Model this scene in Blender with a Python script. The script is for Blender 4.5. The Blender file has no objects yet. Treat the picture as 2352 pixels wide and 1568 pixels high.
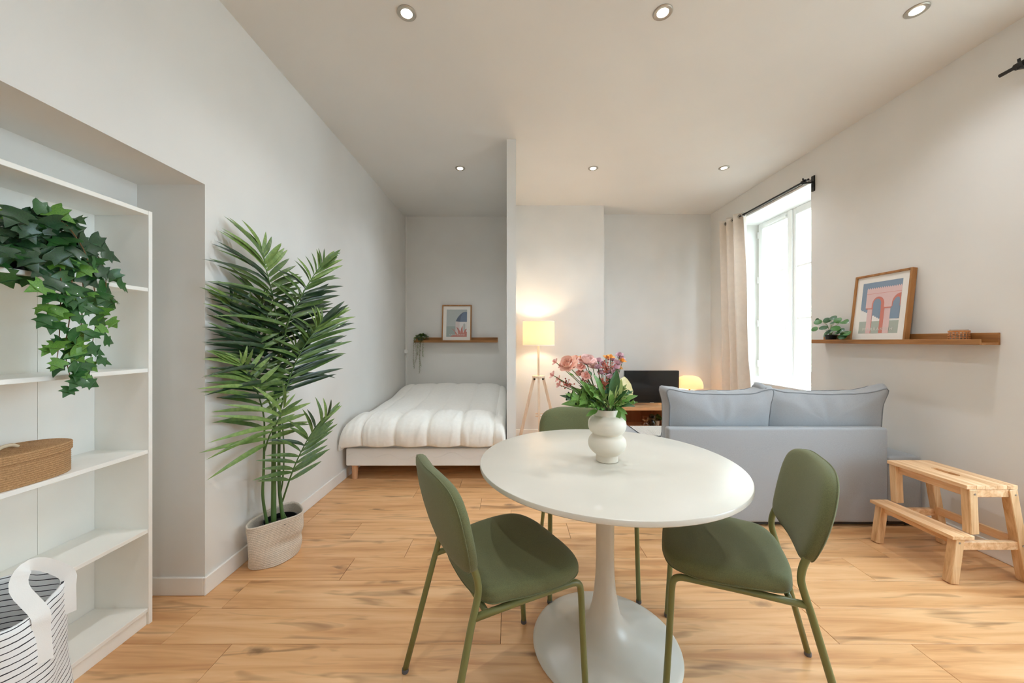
import bpy, bmesh, math, random
from mathutils import Vector, Matrix, noise as mnoise

random.seed(7)
SC = bpy.context.scene
COL = SC.collection
PI = math.pi

# ---------------------------------------------------------------- camera
CAM_H = 1.24
FPX = 835.0            # focal length in pixels of the 2352 px wide frame
PX, PY = 1174.0, 781.0
cam_d = bpy.data.cameras.new('camera')
cam_d.sensor_width = 36.0
cam_d.sensor_fit = 'HORIZONTAL'
cam_d.lens = FPX / 2352.0 * 36.0
cam_d.shift_x = (1176 - PX) / 2352.0
cam_d.shift_y = -(784 - PY) / 2352.0
cam_d.clip_start = 0.02
cam = bpy.data.objects.new('camera', cam_d)
COL.objects.link(cam)
cam.location = (0, 0, CAM_H)
cam.rotation_euler = (PI / 2, 0, 0)
SC.camera = cam

# ---------------------------------------------------------------- room size
XL, XR, ZC = -1.495, 2.76, 2.98
YREAR = -2.4
Y_ALC, Y_TV, Y_CHIM, Y_PART = 5.116, 5.03, 4.70, 3.15
X_CHIM = 1.20
WIN_Y0, WIN_Y1, WIN_Z0, WIN_Z1, WIN_X = 3.345, 4.587, 0.77, 2.72, 3.12
W2_Y0, W2_Y1, W2_Z0 = -0.25, 1.78, 0.45  # unseen window behind the cut-off rod, made wider and lower for more side light

# ---------------------------------------------------------------- world, sun, exposure
world = bpy.data.worlds.new('sky')
SC.world = world
world.use_nodes = True
bg = world.node_tree.nodes['Background']
bg.inputs[0].default_value = (0.66, 0.845, 1.0, 1)
bg.inputs[1].default_value = 5.2

sun_d = bpy.data.lights.new('sun', 'SUN')
sun_d.energy = 5.0
sun_d.angle = math.radians(1.2)
sun_d.color = (1.0, 0.93, 0.83)
sun = bpy.data.objects.new('sun', sun_d)
COL.objects.link(sun)
_sd = Vector((-0.15, 0.10, -0.95))
sun.rotation_euler = _sd.to_track_quat('-Z', 'Y').to_euler()
sun.location = (8, -6, 12)

def portal(y0, y1, rear=False):
    d = bpy.data.lights.new('window_portal', 'AREA')
    d.shape = 'RECTANGLE'
    d.size = y1 - y0
    z0 = W2_Z0 if y0 == W2_Y0 else WIN_Z0
    d.size_y = WIN_Z1 - z0
    d.cycles.is_portal = True
    o = bpy.data.objects.new('window_portal', d)
    COL.objects.link(o)
    o.location = (3.21, (y0 + y1) / 2, (z0 + WIN_Z1) / 2)
    o.rotation_euler = (PI / 2, 0, PI / 2)
    if rear:
        o.location = ((y0 + y1) / 2, YREAR - 0.19, (WIN_Z0 + WIN_Z1) / 2)
        o.rotation_euler = (PI / 2, 0, 0)
portal(WIN_Y0, WIN_Y1)
portal(W2_Y0, W2_Y1)
W3_X0, W3_X1 = 0.0, 0.6  # rear window, added out of view to give the room fill light
portal(W3_X0, W3_X1, True)

SC.view_settings.view_transform = 'Standard'
SC.view_settings.look = 'None'
SC.view_settings.exposure = 1.0
SC.view_settings.gamma = 1.0
SC.view_settings.use_curve_mapping = False
SC.cycles.use_denoising = True
SC.cycles.max_bounces = 9
SC.cycles.diffuse_bounces = 7
SC.cycles.transparent_max_bounces = 10
SC.cycles.sample_clamp_indirect = 6.0
SC.cycles.caustics_reflective = False
SC.cycles.caustics_refractive = False
SC.cycles.blur_glossy = 0.5
SC.cycles.glossy_bounces = 3
SC.cycles.transmission_bounces = 4
SC.cycles.use_adaptive_sampling = True
SC.cycles.adaptive_threshold = 0.1
SC.cycles.adaptive_min_samples = 16

# ---------------------------------------------------------------- helpers
def lin(c):
    return tuple((v / 255 / 12.92) if v / 255 <= 0.04045 else ((v / 255 + 0.055) / 1.055) ** 2.4 for v in c)

def rgba(c):
    return (*lin(c), 1.0)

def P(px, py, y):
    """a pixel of the photograph at depth y -> a point of the room"""
    return Vector(((px - PX) * y / FPX, y, CAM_H - (py - PY) * y / FPX))

MATS = {}
def nodes_of(name):
    m = bpy.data.materials.new(name)
    m.use_nodes = True
    MATS[name] = m
    nt = m.node_tree
    b = nt.nodes['Principled BSDF']
    return m, nt, b

def mat(name, col, rough=0.6, metal=0.0, spec=0.5, var=0.0, vscale=8.0, bump=0.0, bscale=200.0, sheen=0.0, coat=0.0, col2=None, stretch=(1, 1, 1), detail=3):
    if name in MATS:
        return MATS[name]
    m, nt, b = nodes_of(name)
    b.inputs['Base Color'].default_value = rgba(col)
    b.inputs['Roughness'].default_value = rough
    b.inputs['Metallic'].default_value = metal
    b.inputs['Specular IOR Level'].default_value = spec
    b.inputs['Sheen Weight'].default_value = sheen
    b.inputs['Coat Weight'].default_value = coat
    if var or bump or col2:
        tc = nt.nodes.new('ShaderNodeTexCoord')
        mp = nt.nodes.new('ShaderNodeMapping')
        mp.inputs['Scale'].default_value = stretch
        nt.links.new(tc.outputs['Object'], mp.inputs['Vector'])
        if var or col2:
            n = nt.nodes.new('ShaderNodeTexNoise')
            n.inputs['Scale'].default_value = vscale
            n.inputs['Detail'].default_value = detail
            nt.links.new(mp.outputs[0], n.inputs['Vector'])
            r = nt.nodes.new('ShaderNodeValToRGB')
            c2 = col2 or tuple(max(0, v * (1 - var)) for v in col)
            r.color_ramp.elements[0].position = 0.35
            r.color_ramp.elements[1].position = 0.65
            r.color_ramp.elements[0].color = rgba(c2)
            r.color_ramp.elements[1].color = rgba(col)
            nt.links.new(n.outputs['Fac'], r.inputs['Fac'])
            nt.links.new(r.outputs['Color'], b.inputs['Base Color'])
        if bump:
            n2 = nt.nodes.new('ShaderNodeTexNoise')
            n2.inputs['Scale'].default_value = bscale
            n2.inputs['Detail'].default_value = 1
            nt.links.new(mp.outputs[0], n2.inputs['Vector'])
            bp = nt.nodes.new('ShaderNodeBump')
            bp.inputs['Strength'].default_value = bump
            bp.inputs['Distance'].default_value = 0.002
            nt.links.new(n2.outputs['Fac'], bp.inputs['Height'])
            nt.links.new(bp.outputs['Normal'], b.inputs['Normal'])
    return m

def wood(name, light, mid, dark, axis=0, scale=1.0, rough=0.5, rnd=True, knots=0.0, contrast=(0.3, 0.5, 0.72)):
    """grain stretched along one object axis"""
    m, nt, b = nodes_of(name)
    N, L = nt.nodes.new, nt.links.new
    tc = N('ShaderNodeTexCoord')
    mp = N('ShaderNodeMapping')
    s = [14 * scale] * 3
    s[axis] = 1.1 * scale
    mp.inputs['Scale'].default_value = s
    L(tc.outputs['Object'], mp.inputs['Vector'])
    src = mp.outputs[0]
    if rnd:
        oi = N('ShaderNodeObjectInfo')
        ml = N('ShaderNodeMath'); ml.operation = 'MULTIPLY'; ml.inputs[1].default_value = 97.0
        L(oi.outputs['Random'], ml.inputs[0])
        ad = N('ShaderNodeVectorMath'); ad.operation = 'ADD'
        L(src, ad.inputs[0]); L(ml.outputs[0], ad.inputs[1])
        src = ad.outputs[0]
    n = N('ShaderNodeTexNoise')
    n.inputs['Scale'].default_value = 1.0
    n.inputs['Detail'].default_value = 4
    n.inputs['Roughness'].default_value = 0.62
    n.inputs['Distortion'].default_value = 0.6
    L(src, n.inputs['Vector'])
    r = N('ShaderNodeValToRGB')
    r.color_ramp.elements[0].position = contrast[0]
    r.color_ramp.elements[0].color = rgba(dark)
    r.color_ramp.elements[1].position = contrast[2]
    r.color_ramp.elements[1].color = rgba(light)
    e = r.color_ramp.elements.new(contrast[1]); e.color = rgba(mid)
    L(n.outputs['Fac'], r.inputs['Fac'])
    out = r.outputs['Color']
    if knots:
        mp2 = N('ShaderNodeMapping')
        s2 = [17.0] * 3; s2[axis] = 2.6
        mp2.inputs['Scale'].default_value = s2
        L(tc.outputs['Object'], mp2.inputs['Vector'])
        src2 = mp2.outputs[0]
        if rnd:
            ad2 = N('ShaderNodeVectorMath'); ad2.operation = 'ADD'
            L(src2, ad2.inputs[0]); L(ml.outputs[0], ad2.inputs[1])
            src2 = ad2.outputs[0]
        nk = N('ShaderNodeTexNoise')
        nk.inputs['Scale'].default_value = 1.0
        nk.inputs['Detail'].default_value = 2
        nk.inputs['Distortion'].default_value = 0.9
        L(src2, nk.inputs['Vector'])
        rk = N('ShaderNodeValToRGB')
        rk.color_ramp.elements[0].position = 0.58
        rk.color_ramp.elements[0].color = (0, 0, 0, 1)
        rk.color_ramp.elements[1].position = 0.78
        rk.color_ramp.elements[1].color = (knots, knots, knots, 1)
        L(nk.outputs['Fac'], rk.inputs['Fac'])
        mx = N('ShaderNodeMix'); mx.data_type = 'RGBA'
        L(rk.outputs['Color'], mx.inputs['Factor'])
        L(out, mx.inputs['A'])
        mx.inputs['B'].default_value = rgba(tuple(v * 0.72 for v in dark))
        out = mx.outputs['Result']
        # scattered round knots with a dark core
        vo = N('ShaderNodeTexVoronoi'); vo.inputs['Scale'].default_value = 1.0
        mp3 = N('ShaderNodeMapping'); s3 = [6.0] * 3; s3[axis] = 2.7; mp3.inputs['Scale'].default_value = s3
        L(tc.outputs['Object'], mp3.inputs['Vector'])
        wn = N('ShaderNodeTexNoise'); wn.inputs['Scale'].default_value = 30.0; L(tc.outputs['Object'], wn.inputs['Vector'])
        ad3 = N('ShaderNodeVectorMath'); ad3.operation = 'ADD'; L(mp3.outputs[0], ad3.inputs[0])
        if rnd: L(ml.outputs[0], ad3.inputs[1])
        ws = N('ShaderNodeVectorMath'); ws.operation = 'MULTIPLY_ADD'; L(wn.outputs['Color'], ws.inputs[0]); ws.inputs[1].default_value = (0.16, 0.16, 0.0); L(ad3.outputs[0], ws.inputs[2])
        L(ws.outputs[0], vo.inputs['Vector'])
        rv = N('ShaderNodeValToRGB')
        rv.color_ramp.elements[0].position = 0.03; rv.color_ramp.elements[0].color = (0.75, 0.75, 0.75, 1)
        rv.color_ramp.elements[1].position = 0.17; rv.color_ramp.elements[1].color = (0, 0, 0, 1)
        L(vo.outputs['Distance'], rv.inputs['Fac'])
        pk = N('ShaderNodeSeparateColor'); L(vo.outputs['Color'], pk.inputs[0])
        gt = N('ShaderNodeMath'); gt.operation = 'GREATER_THAN'; gt.inputs[1].default_value = 0.62; L(pk.outputs[0], gt.inputs[0])
        mu = N('ShaderNodeMath'); mu.operation = 'MULTIPLY'; L(rv.outputs['Color'], mu.inputs[0]); L(gt.outputs[0], mu.inputs[1])
        mk_ = N('ShaderNodeMix'); mk_.data_type = 'RGBA'
        L(mu.outputs[0], mk_.inputs['Factor']); L(out, mk_.inputs['A']); mk_.inputs['B'].default_value = rgba(tuple(v * 0.55 for v in dark))
        out = mk_.outputs['Result']
    L(out, b.inputs['Base Color'])
    b.inputs['Roughness'].default_value = rough
    return m

def emat(name, col, strength):
    m, nt, b = nodes_of(name)
    b.inputs['Base Color'].default_value = rgba(col)
    b.inputs['Emission Color'].default_value = rgba(col)
    b.inputs['Emission Strength'].default_value = strength
    m.cycles.emission_sampling = 'NONE'
    return m

def tag(o, label=None, cat=None, group=None, kind=None):
    if label: o['label'] = label
    if cat: o['category'] = cat
    if group: o['group'] = group
    if kind: o['kind'] = kind
    return o

def thing(name, label, cat, loc=(0, 0, 0), rz=0.0, group=None, kind=None):
    o = bpy.data.objects.new(name, None)
    o.empty_display_size = 0.05
    COL.objects.link(o)
    o.location = loc
    o.rotation_euler = (0, 0, rz)
    return tag(o, label, cat, group, kind)

def link(name, me, parent=None, loc=None):
    o = bpy.data.objects.new(name, me)
    COL.objects.link(o)
    if parent is not None:
        o.parent = parent
    if loc is not None:
        o.location = loc
    return o

def spline(pts, n, closed=False):
    """Catmull-Rom through points -> n samples"""
    pts = [Vector(p) for p in pts]
    k = len(pts)
    segs = k if closed else k - 1
    out = []
    cnt = n if closed else n - 1
    for i in range(n):
        t = i / cnt * segs
        s = min(int(t), segs - 1)
        u = t - s
        if closed:
            p0, p1, p2, p3 = pts[(s - 1) % k], pts[s % k], pts[(s + 1) % k], pts[(s + 2) % k]
        else:
            p1, p2 = pts[s], pts[s + 1]
            p0 = pts[s - 1] if s > 0 else p1 * 2 - p2
            p3 = pts[s + 2] if s + 2 < k else p2 * 2 - p1
        out.append(0.5 * ((2 * p1) + (p2 - p0) * u + (2 * p0 - 5 * p1 + 4 * p2 - p3) * u * u + (3 * p1 - p0 - 3 * p2 + p3) * u ** 3))
    return out

class MB:
    """collects shapes of ONE part"""
    def __init__(s):
        s.v, s.f, s.fm, s.cur = [], [], [], 0
    def add(s, vs, fs):
        o = len(s.v)
        s.v += [tuple(p) for p in vs]
        s.f += [tuple(i + o for i in f) for f in fs]
        s.fm += [s.cur] * len(fs)
        return s
    def box(s, x0, x1, y0, y1, z0, z1):
        vs = [(x, y, z) for z in (z0, z1) for y in (y0, y1) for x in (x0, x1)]
        return s.add(vs, [(0, 2, 3, 1), (4, 5, 7, 6), (0, 1, 5, 4), (2, 6, 7, 3), (0, 4, 6, 2), (1, 3, 7, 5)])
    def hexa(s, bot, top):
        return s.add(list(bot) + list(top), [(3, 2, 1, 0), (4, 5, 6, 7), (0, 1, 5, 4), (1, 2, 6, 5), (2, 3, 7, 6), (3, 0, 4, 7)])
    def bar(s, p0, p1, w, h, up=(0, 0, 1)):
        """rectangular bar: w across, h along 'up'"""
        p0, p1, up = Vector(p0), Vector(p1), Vector(up)
        d = (p1 - p0).normalized()
        sd = d.cross(up).normalized()
        u = sd.cross(d).normalized()
        q = [sd * (-w / 2) + u * (-h / 2), sd * (w / 2) + u * (-h / 2), sd * (w / 2) + u * (h / 2), sd * (-w / 2) + u * (h / 2)]
        return s.hexa([p0 + k for k in q], [p1 + k for k in q])
    def tube(s, pts, r, segs=10, cap=True):
        pts = [Vector(p) for p in pts]
        n = len(pts)
        rs = r if isinstance(r, (list, tuple)) else [r] * n
        vs, fs = [], []
        t0 = (pts[1] - pts[0]).normalized()
        ref = Vector((0, 0, 1)) if abs(t0.z) < 0.9 else Vector((1, 0, 0))
        nrm = t0.cross(ref).normalized()
        for i in range(n):
            t = (pts[min(i + 1, n - 1)] - pts[max(i - 1, 0)]).normalized()
            nrm = (nrm - t * nrm.dot(t)).normalized()
            b = t.cross(nrm)
            for k in range(segs):
                a = 2 * PI * k / segs
                vs.append(pts[i] + (nrm * math.cos(a) + b * math.sin(a)) * rs[i])
        for i in range(n - 1):
            for k in range(segs):
                k2 = (k + 1) % segs
                fs.append((i * segs + k, i * segs + k2, (i + 1) * segs + k2, (i + 1) * segs + k))
        if cap:
            fs.append(tuple(range(segs))[::-1])
            fs.append(tuple((n - 1) * segs + k for k in range(segs)))
        return s.add(vs, fs)
    def lathe(s, prof, c=(0, 0, 0), segs=48, cap0=True, cap1=True):
        vs, fs = [], []
        for r, z in prof:
            for k in range(segs):
                a = 2 * PI * k / segs
                vs.append((c[0] + r * math.cos(a), c[1] + r * math.sin(a), c[2] + z))
        for i in range(len(prof) - 1):
            for k in range(segs):
                k2 = (k + 1) % segs
                fs.append((i * segs + k, i * segs + k2, (i + 1) * segs + k2, (i + 1) * segs + k))
        if cap0: fs.append(tuple(range(segs))[::-1])
        if cap1: fs.append(tuple((len(prof) - 1) * segs + k for k in range(segs)))
        return s.add(vs, fs)
    def loft(s, rings, cap0=True, cap1=True):
        n = len(rings[0])
        vs = [p for r in rings for p in r]
        fs = []
        for i in range(len(rings) - 1):
            for k in range(n):
                k2 = (k + 1) % n
                fs.append((i * n + k, i * n + k2, (i + 1) * n + k2, (i + 1) * n + k))
        if cap0: fs.append(tuple(range(n))[::-1])
        if cap1: fs.append(tuple((len(rings) - 1) * n + k for k in range(n)))
        return s.add(vs, fs)
    def grid(s, fn, nu, nv):
        vs = [fn(i / (nu - 1), j / (nv - 1)) for j in range(nv) for i in range(nu)]
        fs = [(j * nu + i, j * nu + i + 1, (j + 1) * nu + i + 1, (j + 1) * nu + i) for j in range(nv - 1) for i in range(nu - 1)]
        return s.add(vs, fs)
    def sphere(s, c, r, segs=12, rings=8, sz=1.0):
        prof = [(max(1e-4, r * math.sin(PI * i / rings)), -r * sz * math.cos(PI * i / rings)) for i in range(rings + 1)]
        return s.lathe(prof, c, segs)
    def poly(s, pts):
        return s.add(pts, [tuple(range(len(pts)))])
    def mesh(s, name, mats, smooth=False, bevel=0.0, bsegs=2, solid=0.0, angle=None, recalc=True):
        me = bpy.data.meshes.new(name)
        me.from_pydata(s.v, [], s.f)
        mats = mats if isinstance(mats, (list, tuple)) else [mats]
        for m in mats: me.materials.append(m)
        if len(mats) > 1:
            me.polygons.foreach_set('material_index', s.fm)
        bm = bmesh.new(); bm.from_mesh(me)
        if recalc:
            bmesh.ops.recalc_face_normals(bm, faces=bm.faces)
        if solid:
            bmesh.ops.solidify(bm, geom=bm.faces[:], thickness=solid)
            bmesh.ops.recalc_face_normals(bm, faces=bm.faces)
        if bevel:
            ed = [e for e in bm.edges if len(e.link_faces) == 2 and e.calc_face_angle(0) > 0.6]
            bmesh.ops.bevel(bm, geom=ed, offset=bevel, segments=bsegs, profile=0.6, affect='EDGES', clamp_overlap=True)
        bm.to_mesh(me); bm.free()
        if smooth:
            me.polygons.foreach_set('use_smooth', [True] * len(me.polygons))
            if angle or bevel:
                me.set_sharp_from_angle(angle=angle or math.radians(35))
        me.update()
        return me
    def build(s, name, mats, parent=None, smooth=False, **k):
        return link(name, s.mesh(name, mats, smooth, **k), parent)

def nz(x, y, z, s=1.0):
    return mnoise.noise(Vector((x * s, y * s, z * s)))

def rounded_poly(w, d, r, n=8, pw=None):
    """rounded rectangle outline centred on 0"""
    out = []
    for cx, cy, a0 in ((w / 2 - r, d / 2 - r, 0), (-w / 2 + r, d / 2 - r, PI / 2), (-w / 2 + r, -d / 2 + r, PI), (w / 2 - r, -d / 2 + r, 1.5 * PI)):
        for k in range(n + 1):
            a = a0 + PI / 2 * k / n
            out.append((cx + r * math.cos(a), cy + r * math.sin(a)))
    return out

# ---------------------------------------------------------------- materials
M_WALL = mat('wall_paint', (228, 226, 222), 0.85, var=0.015, vscale=3, detail=1)
M_CEIL = mat('ceiling_paint', (227, 225, 221), 0.9, var=0.01, vscale=2, detail=1)
M_TRIM = mat('white_trim', (240, 238, 234), 0.45, var=0.01, detail=1)
M_FRAME = mat('white_lacquer', (236, 236, 234), 0.35, var=0.01, detail=1)
M_MELA = mat('white_melamine', (246, 245, 240), 0.38, var=0.01, detail=1)
M_FLOORBASE = mat('floor_joint', (96, 62, 36), 0.8, var=0.1)
M_PLANK = wood('oak_laminate', (232, 188, 140), (219, 168, 117), (190, 134, 84), axis=0, rough=0.36, knots=0.85)
M_OAK = wood('oak_ledge', (176, 124, 70), (160, 108, 56), (134, 88, 44), axis=0, scale=2.0, rough=0.5)
M_OAKF = wood('oak_frame', (182, 130, 76), (166, 114, 62), (140, 92, 48), axis=2, scale=2.0, rough=0.5)
M_ACACIA = wood('light_hardwood', (242, 212, 174), (228, 184, 138), (194, 142, 94), axis=1, scale=2.2, rough=0.45)
M_ACACIAZ = wood('light_hardwood_leg', (236, 206, 166), (220, 180, 134), (186, 140, 94), axis=2, scale=2.2, rough=0.45)
M_BEECH = wood('pale_beech', (234, 214, 192), (226, 204, 180), (210, 184, 158), axis=2, scale=2.0, rough=0.5)
M_BEDLEG = wood('beech_leg', (222, 178, 138), (210, 162, 122), (196, 146, 106), axis=2, scale=2.0, rough=0.45)
M_TVOAK = wood('tv_bench_oak', (222, 178, 134), (210, 164, 120), (190, 142, 98), axis=0, scale=1.6, rough=0.5)
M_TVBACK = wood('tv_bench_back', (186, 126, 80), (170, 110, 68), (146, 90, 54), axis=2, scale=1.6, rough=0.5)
M_TABLE = mat('white_table_lacquer', (214, 208, 196), 0.28, var=0.01, detail=1)
M_GREENF = mat('green_fabric', (107, 110, 72), 0.9, var=0.14, vscale=520, bump=0.25, bscale=1400, sheen=0.1)
M_GREENM = mat('green_metal', (116, 117, 70), 0.38, var=0.03, vscale=5)
M_CAP = mat('foot_cap_plastic', (92, 92, 96), 0.5, var=0.05)
M_SOFA = mat('grey_fabric', (168, 170, 173), 0.92, var=0.10, vscale=600, bump=0.3, bscale=1100, sheen=0.2)
M_PIPING = mat('grey_piping', (128, 131, 134), 0.9, var=0.05)
M_BLACK = mat('black_plastic', (18, 18, 19), 0.45, var=0.1)
M_BLACKM = mat('black_metal', (26, 23, 21), 0.42, var=0.1)
M_DUVET = mat('white_cotton', (246, 244, 238), 0.85, var=0.015, vscale=40, bump=0.05, bscale=500, sheen=0.15)
M_BASEF = mat('bed_base_fabric', (242, 240, 236), 0.8, bump=0.06, bscale=300)
M_ROPE = mat('cotton_rope', (226, 213, 196), 0.9, var=0.12, vscale=260, bump=0.4, bscale=420)
M_JUTE = mat('jute', (196, 156, 112), 0.9, col2=(160, 120, 80), vscale=220, bump=0.5, bscale=400, stretch=(1, 1, 3))
M_SOIL = mat('soil', (44, 32, 24), 0.95, var=0.5, vscale=90, bump=0.8, bscale=120)
M_VASE = mat('matte_ceramic', (228, 219, 203), 0.55, var=0.01, bump=0.02, bscale=90)
M_CURT = mat('cream_cotton', (238, 228, 216), 0.85, var=0.02, vscale=20, bump=0.06, bscale=500, sheen=0.2)
M_METAL = mat('brushed_metal', (196, 194, 190), 0.35, metal=1.0, var=0.03)
M_PAPER = mat('mat_board', (238, 233, 226), 0.7, var=0.01)
M_SHADEW = None
# ================================================================ THE SETTING
def struct(o, label=None):
    o['kind'] = 'structure'
    if label: o['label'] = label
    return o

# floor: slab and laminate planks running across the room
fl = MB().box(-1.90, XR + 0.40, YREAR - 0.2, 5.3, -0.12, -0.0085).build('floor', M_FLOORBASE)
struct(fl, 'oak laminate plank floor')
PW_, PL_ = 0.196, 1.386
ROW0 = 1.485
starts = {0: -1.43, -1: -1.14, 2: -0.889}
plank_cache = {}
def plank_mesh(l):
    k = round(l, 3)
    if k not in plank_cache:
        g = 0.0009
        plank_cache[k] = MB().box(-l / 2 + g, l / 2 - g, -PW_ / 2 + g, PW_ / 2 - g, -0.008, 0).mesh('plank', M_PLANK, bevel=0.0009, bsegs=1)
    return plank_cache[k]
k0 = int(math.floor((YREAR - ROW0) / PW_))
k1 = int(math.ceil((Y_ALC - ROW0) / PW_))
rr = random.Random(3)
for k in range(k0, k1):
    y = ROW0 + k * PW_ + PW_ / 2
    xa = XL if not (0.7 < y < 1.80) else -1.826
    xb = XR
    s = starts.get(k, -1.43 + rr.random() * PL_)
    x = s - PL_ * math.ceil((s - xa) / PL_)
    while x < xb:
        a, b = max(x, xa), min(x + PL_, xb)
        if b - a > 0.03:
            link('plank', plank_mesh(b - a), fl, ((a + b) / 2, y, 0))
        x += PL_

T = 0.42
w = MB()
w.box(XL - T, XL, YREAR, 0.75, 0, ZC)
w.box(XL - T, XL, 1.775, Y_ALC + 0.1, 0, ZC)
w.box(XL - T, XL, 0.75, 1.775, 2.0, ZC)
w.box(XL - T, -1.826, 0.75, 1.775, 0, 2.0)
struct(w.build('wall_left', M_WALL), 'off-white plaster wall with bookcase niche')

w = MB()
def wall_open(w, x0, x1, spans, y0, y1):
    y = y0
    for a, b in spans:
        w.box(x0, x1, y, a, 0, ZC)
        w.box(x0, x1, a, b, 0, W2_Z0 if a == W2_Y0 else WIN_Z0)
        w.box(x0, x1, a, b, WIN_Z1, ZC)
        y = b
    w.box(x0, x1, y, y1, 0, ZC)
wall_open(w, XR, 3.19, [(W2_Y0, W2_Y1), (WIN_Y0, WIN_Y1)], YREAR, 5.13)
struct(w.build('wall_right', M_WALL), 'off-white window wall')
struct(MB().box(XL, 0.0, Y_ALC, Y_ALC + 0.1, 0, ZC).build('wall_alcove', M_WALL), 'back wall of the bed alcove')
struct(MB().box(0.0, XR, Y_TV, Y_TV + 0.186, 0, ZC).build('wall_back', M_WALL), 'back wall behind the television')
struct(MB().box(0.04, X_CHIM, Y_CHIM, Y_TV, 0, ZC).build('wall_chimney', M_WALL), 'projecting chimney breast behind the floor lamp')
struct(MB().box(-0.038, 0.0415, Y_PART, Y_ALC, 0, ZC).build('wall_partition', M_WALL), 'thin partition wall beside the bed')
w = MB()
w.box(XL - T, W3_X0, YREAR - 0.17, YREAR, 0, ZC); w.box(W3_X1, XR + 0.43, YREAR - 0.17, YREAR, 0, ZC)
w.box(W3_X0, W3_X1, YREAR - 0.17, YREAR, 0, WIN_Z0); w.box(W3_X0, W3_X1, YREAR - 0.17, YREAR, WIN_Z1, ZC)
struct(w.build('wall_rear', M_WALL), 'wall behind the viewpoint')

# ceiling with real holes for the recessed lights
LIGHTS = [(-0.556, 1.935), (0.805, 1.930), (2.14, 1.918), (-0.516, 3.68), (0.83, 3.68), (2.15, 3.67)]
LIGHTS_ADDED = [(-0.556, 0.19), (0.805, 0.19), (2.14, 0.19)]  # unseen extra row, added to brighten the room around the viewpoint
struct(MB().box(XL - T, XR + 0.43, YREAR - 0.2, 5.3, ZC, ZC + 0.14).build('ceiling', M_CEIL), 'off-white plaster ceiling')

# baseboards
def bboard(name, *boxes):
    m = MB()
    for b in boxes: m.box(*b)
    return struct(m.build(name, M_TRIM, bevel=0.003, bsegs=1))
BH, BT = 0.088, 0.013
bboard('baseboard_left', (XL, XL + BT, 1.775 - BT, Y_ALC, 0, BH), (-1.826, XL, 1.775 - BT, 1.775, 0, BH))
bboard('baseboard_right', (XR - BT, XR, YREAR, Y_TV, 0, BH))
bboard('baseboard_back', (0.0415, X_CHIM + BT, Y_CHIM - BT, Y_CHIM, 0, BH), (X_CHIM, X_CHIM + BT, Y_CHIM, Y_TV, 0, BH), (X_CHIM + BT, XR - BT, Y_TV - BT, Y_TV, 0, BH))
bboard('baseboard_alcove', (XL + BT, -0.038, Y_ALC - BT, Y_ALC, 0, BH))
bboard('baseboard_partition', (0.0415, 0.0415 + BT, Y_PART, Y_CHIM - BT, 0, BH))

# ---- windows
def glass_mat():
    m, nt, b = nodes_of('window_glass')
    nt.nodes.remove(b)
    N, L = nt.nodes.new, nt.links.new
    out = nt.nodes['Material Output']
    tr = N('ShaderNodeBsdfTransparent'); tr.inputs[0].default_value = (0.97, 0.985, 0.98, 1)
    gl = N('ShaderNodeBsdfGlossy'); gl.inputs['Roughness'].default_value = 0.02
    fr = N('ShaderNodeValue'); fr.outputs[0].default_value = 0.05
    mx = N('ShaderNodeMixShader')
    L(fr.outputs[0], mx.inputs[0]); L(tr.outputs[0], mx.inputs[1]); L(gl.outputs[0], mx.inputs[2])
    L(mx.outputs[0], out.inputs['Surface'])
    return m
M_GLASS = glass_mat()

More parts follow.
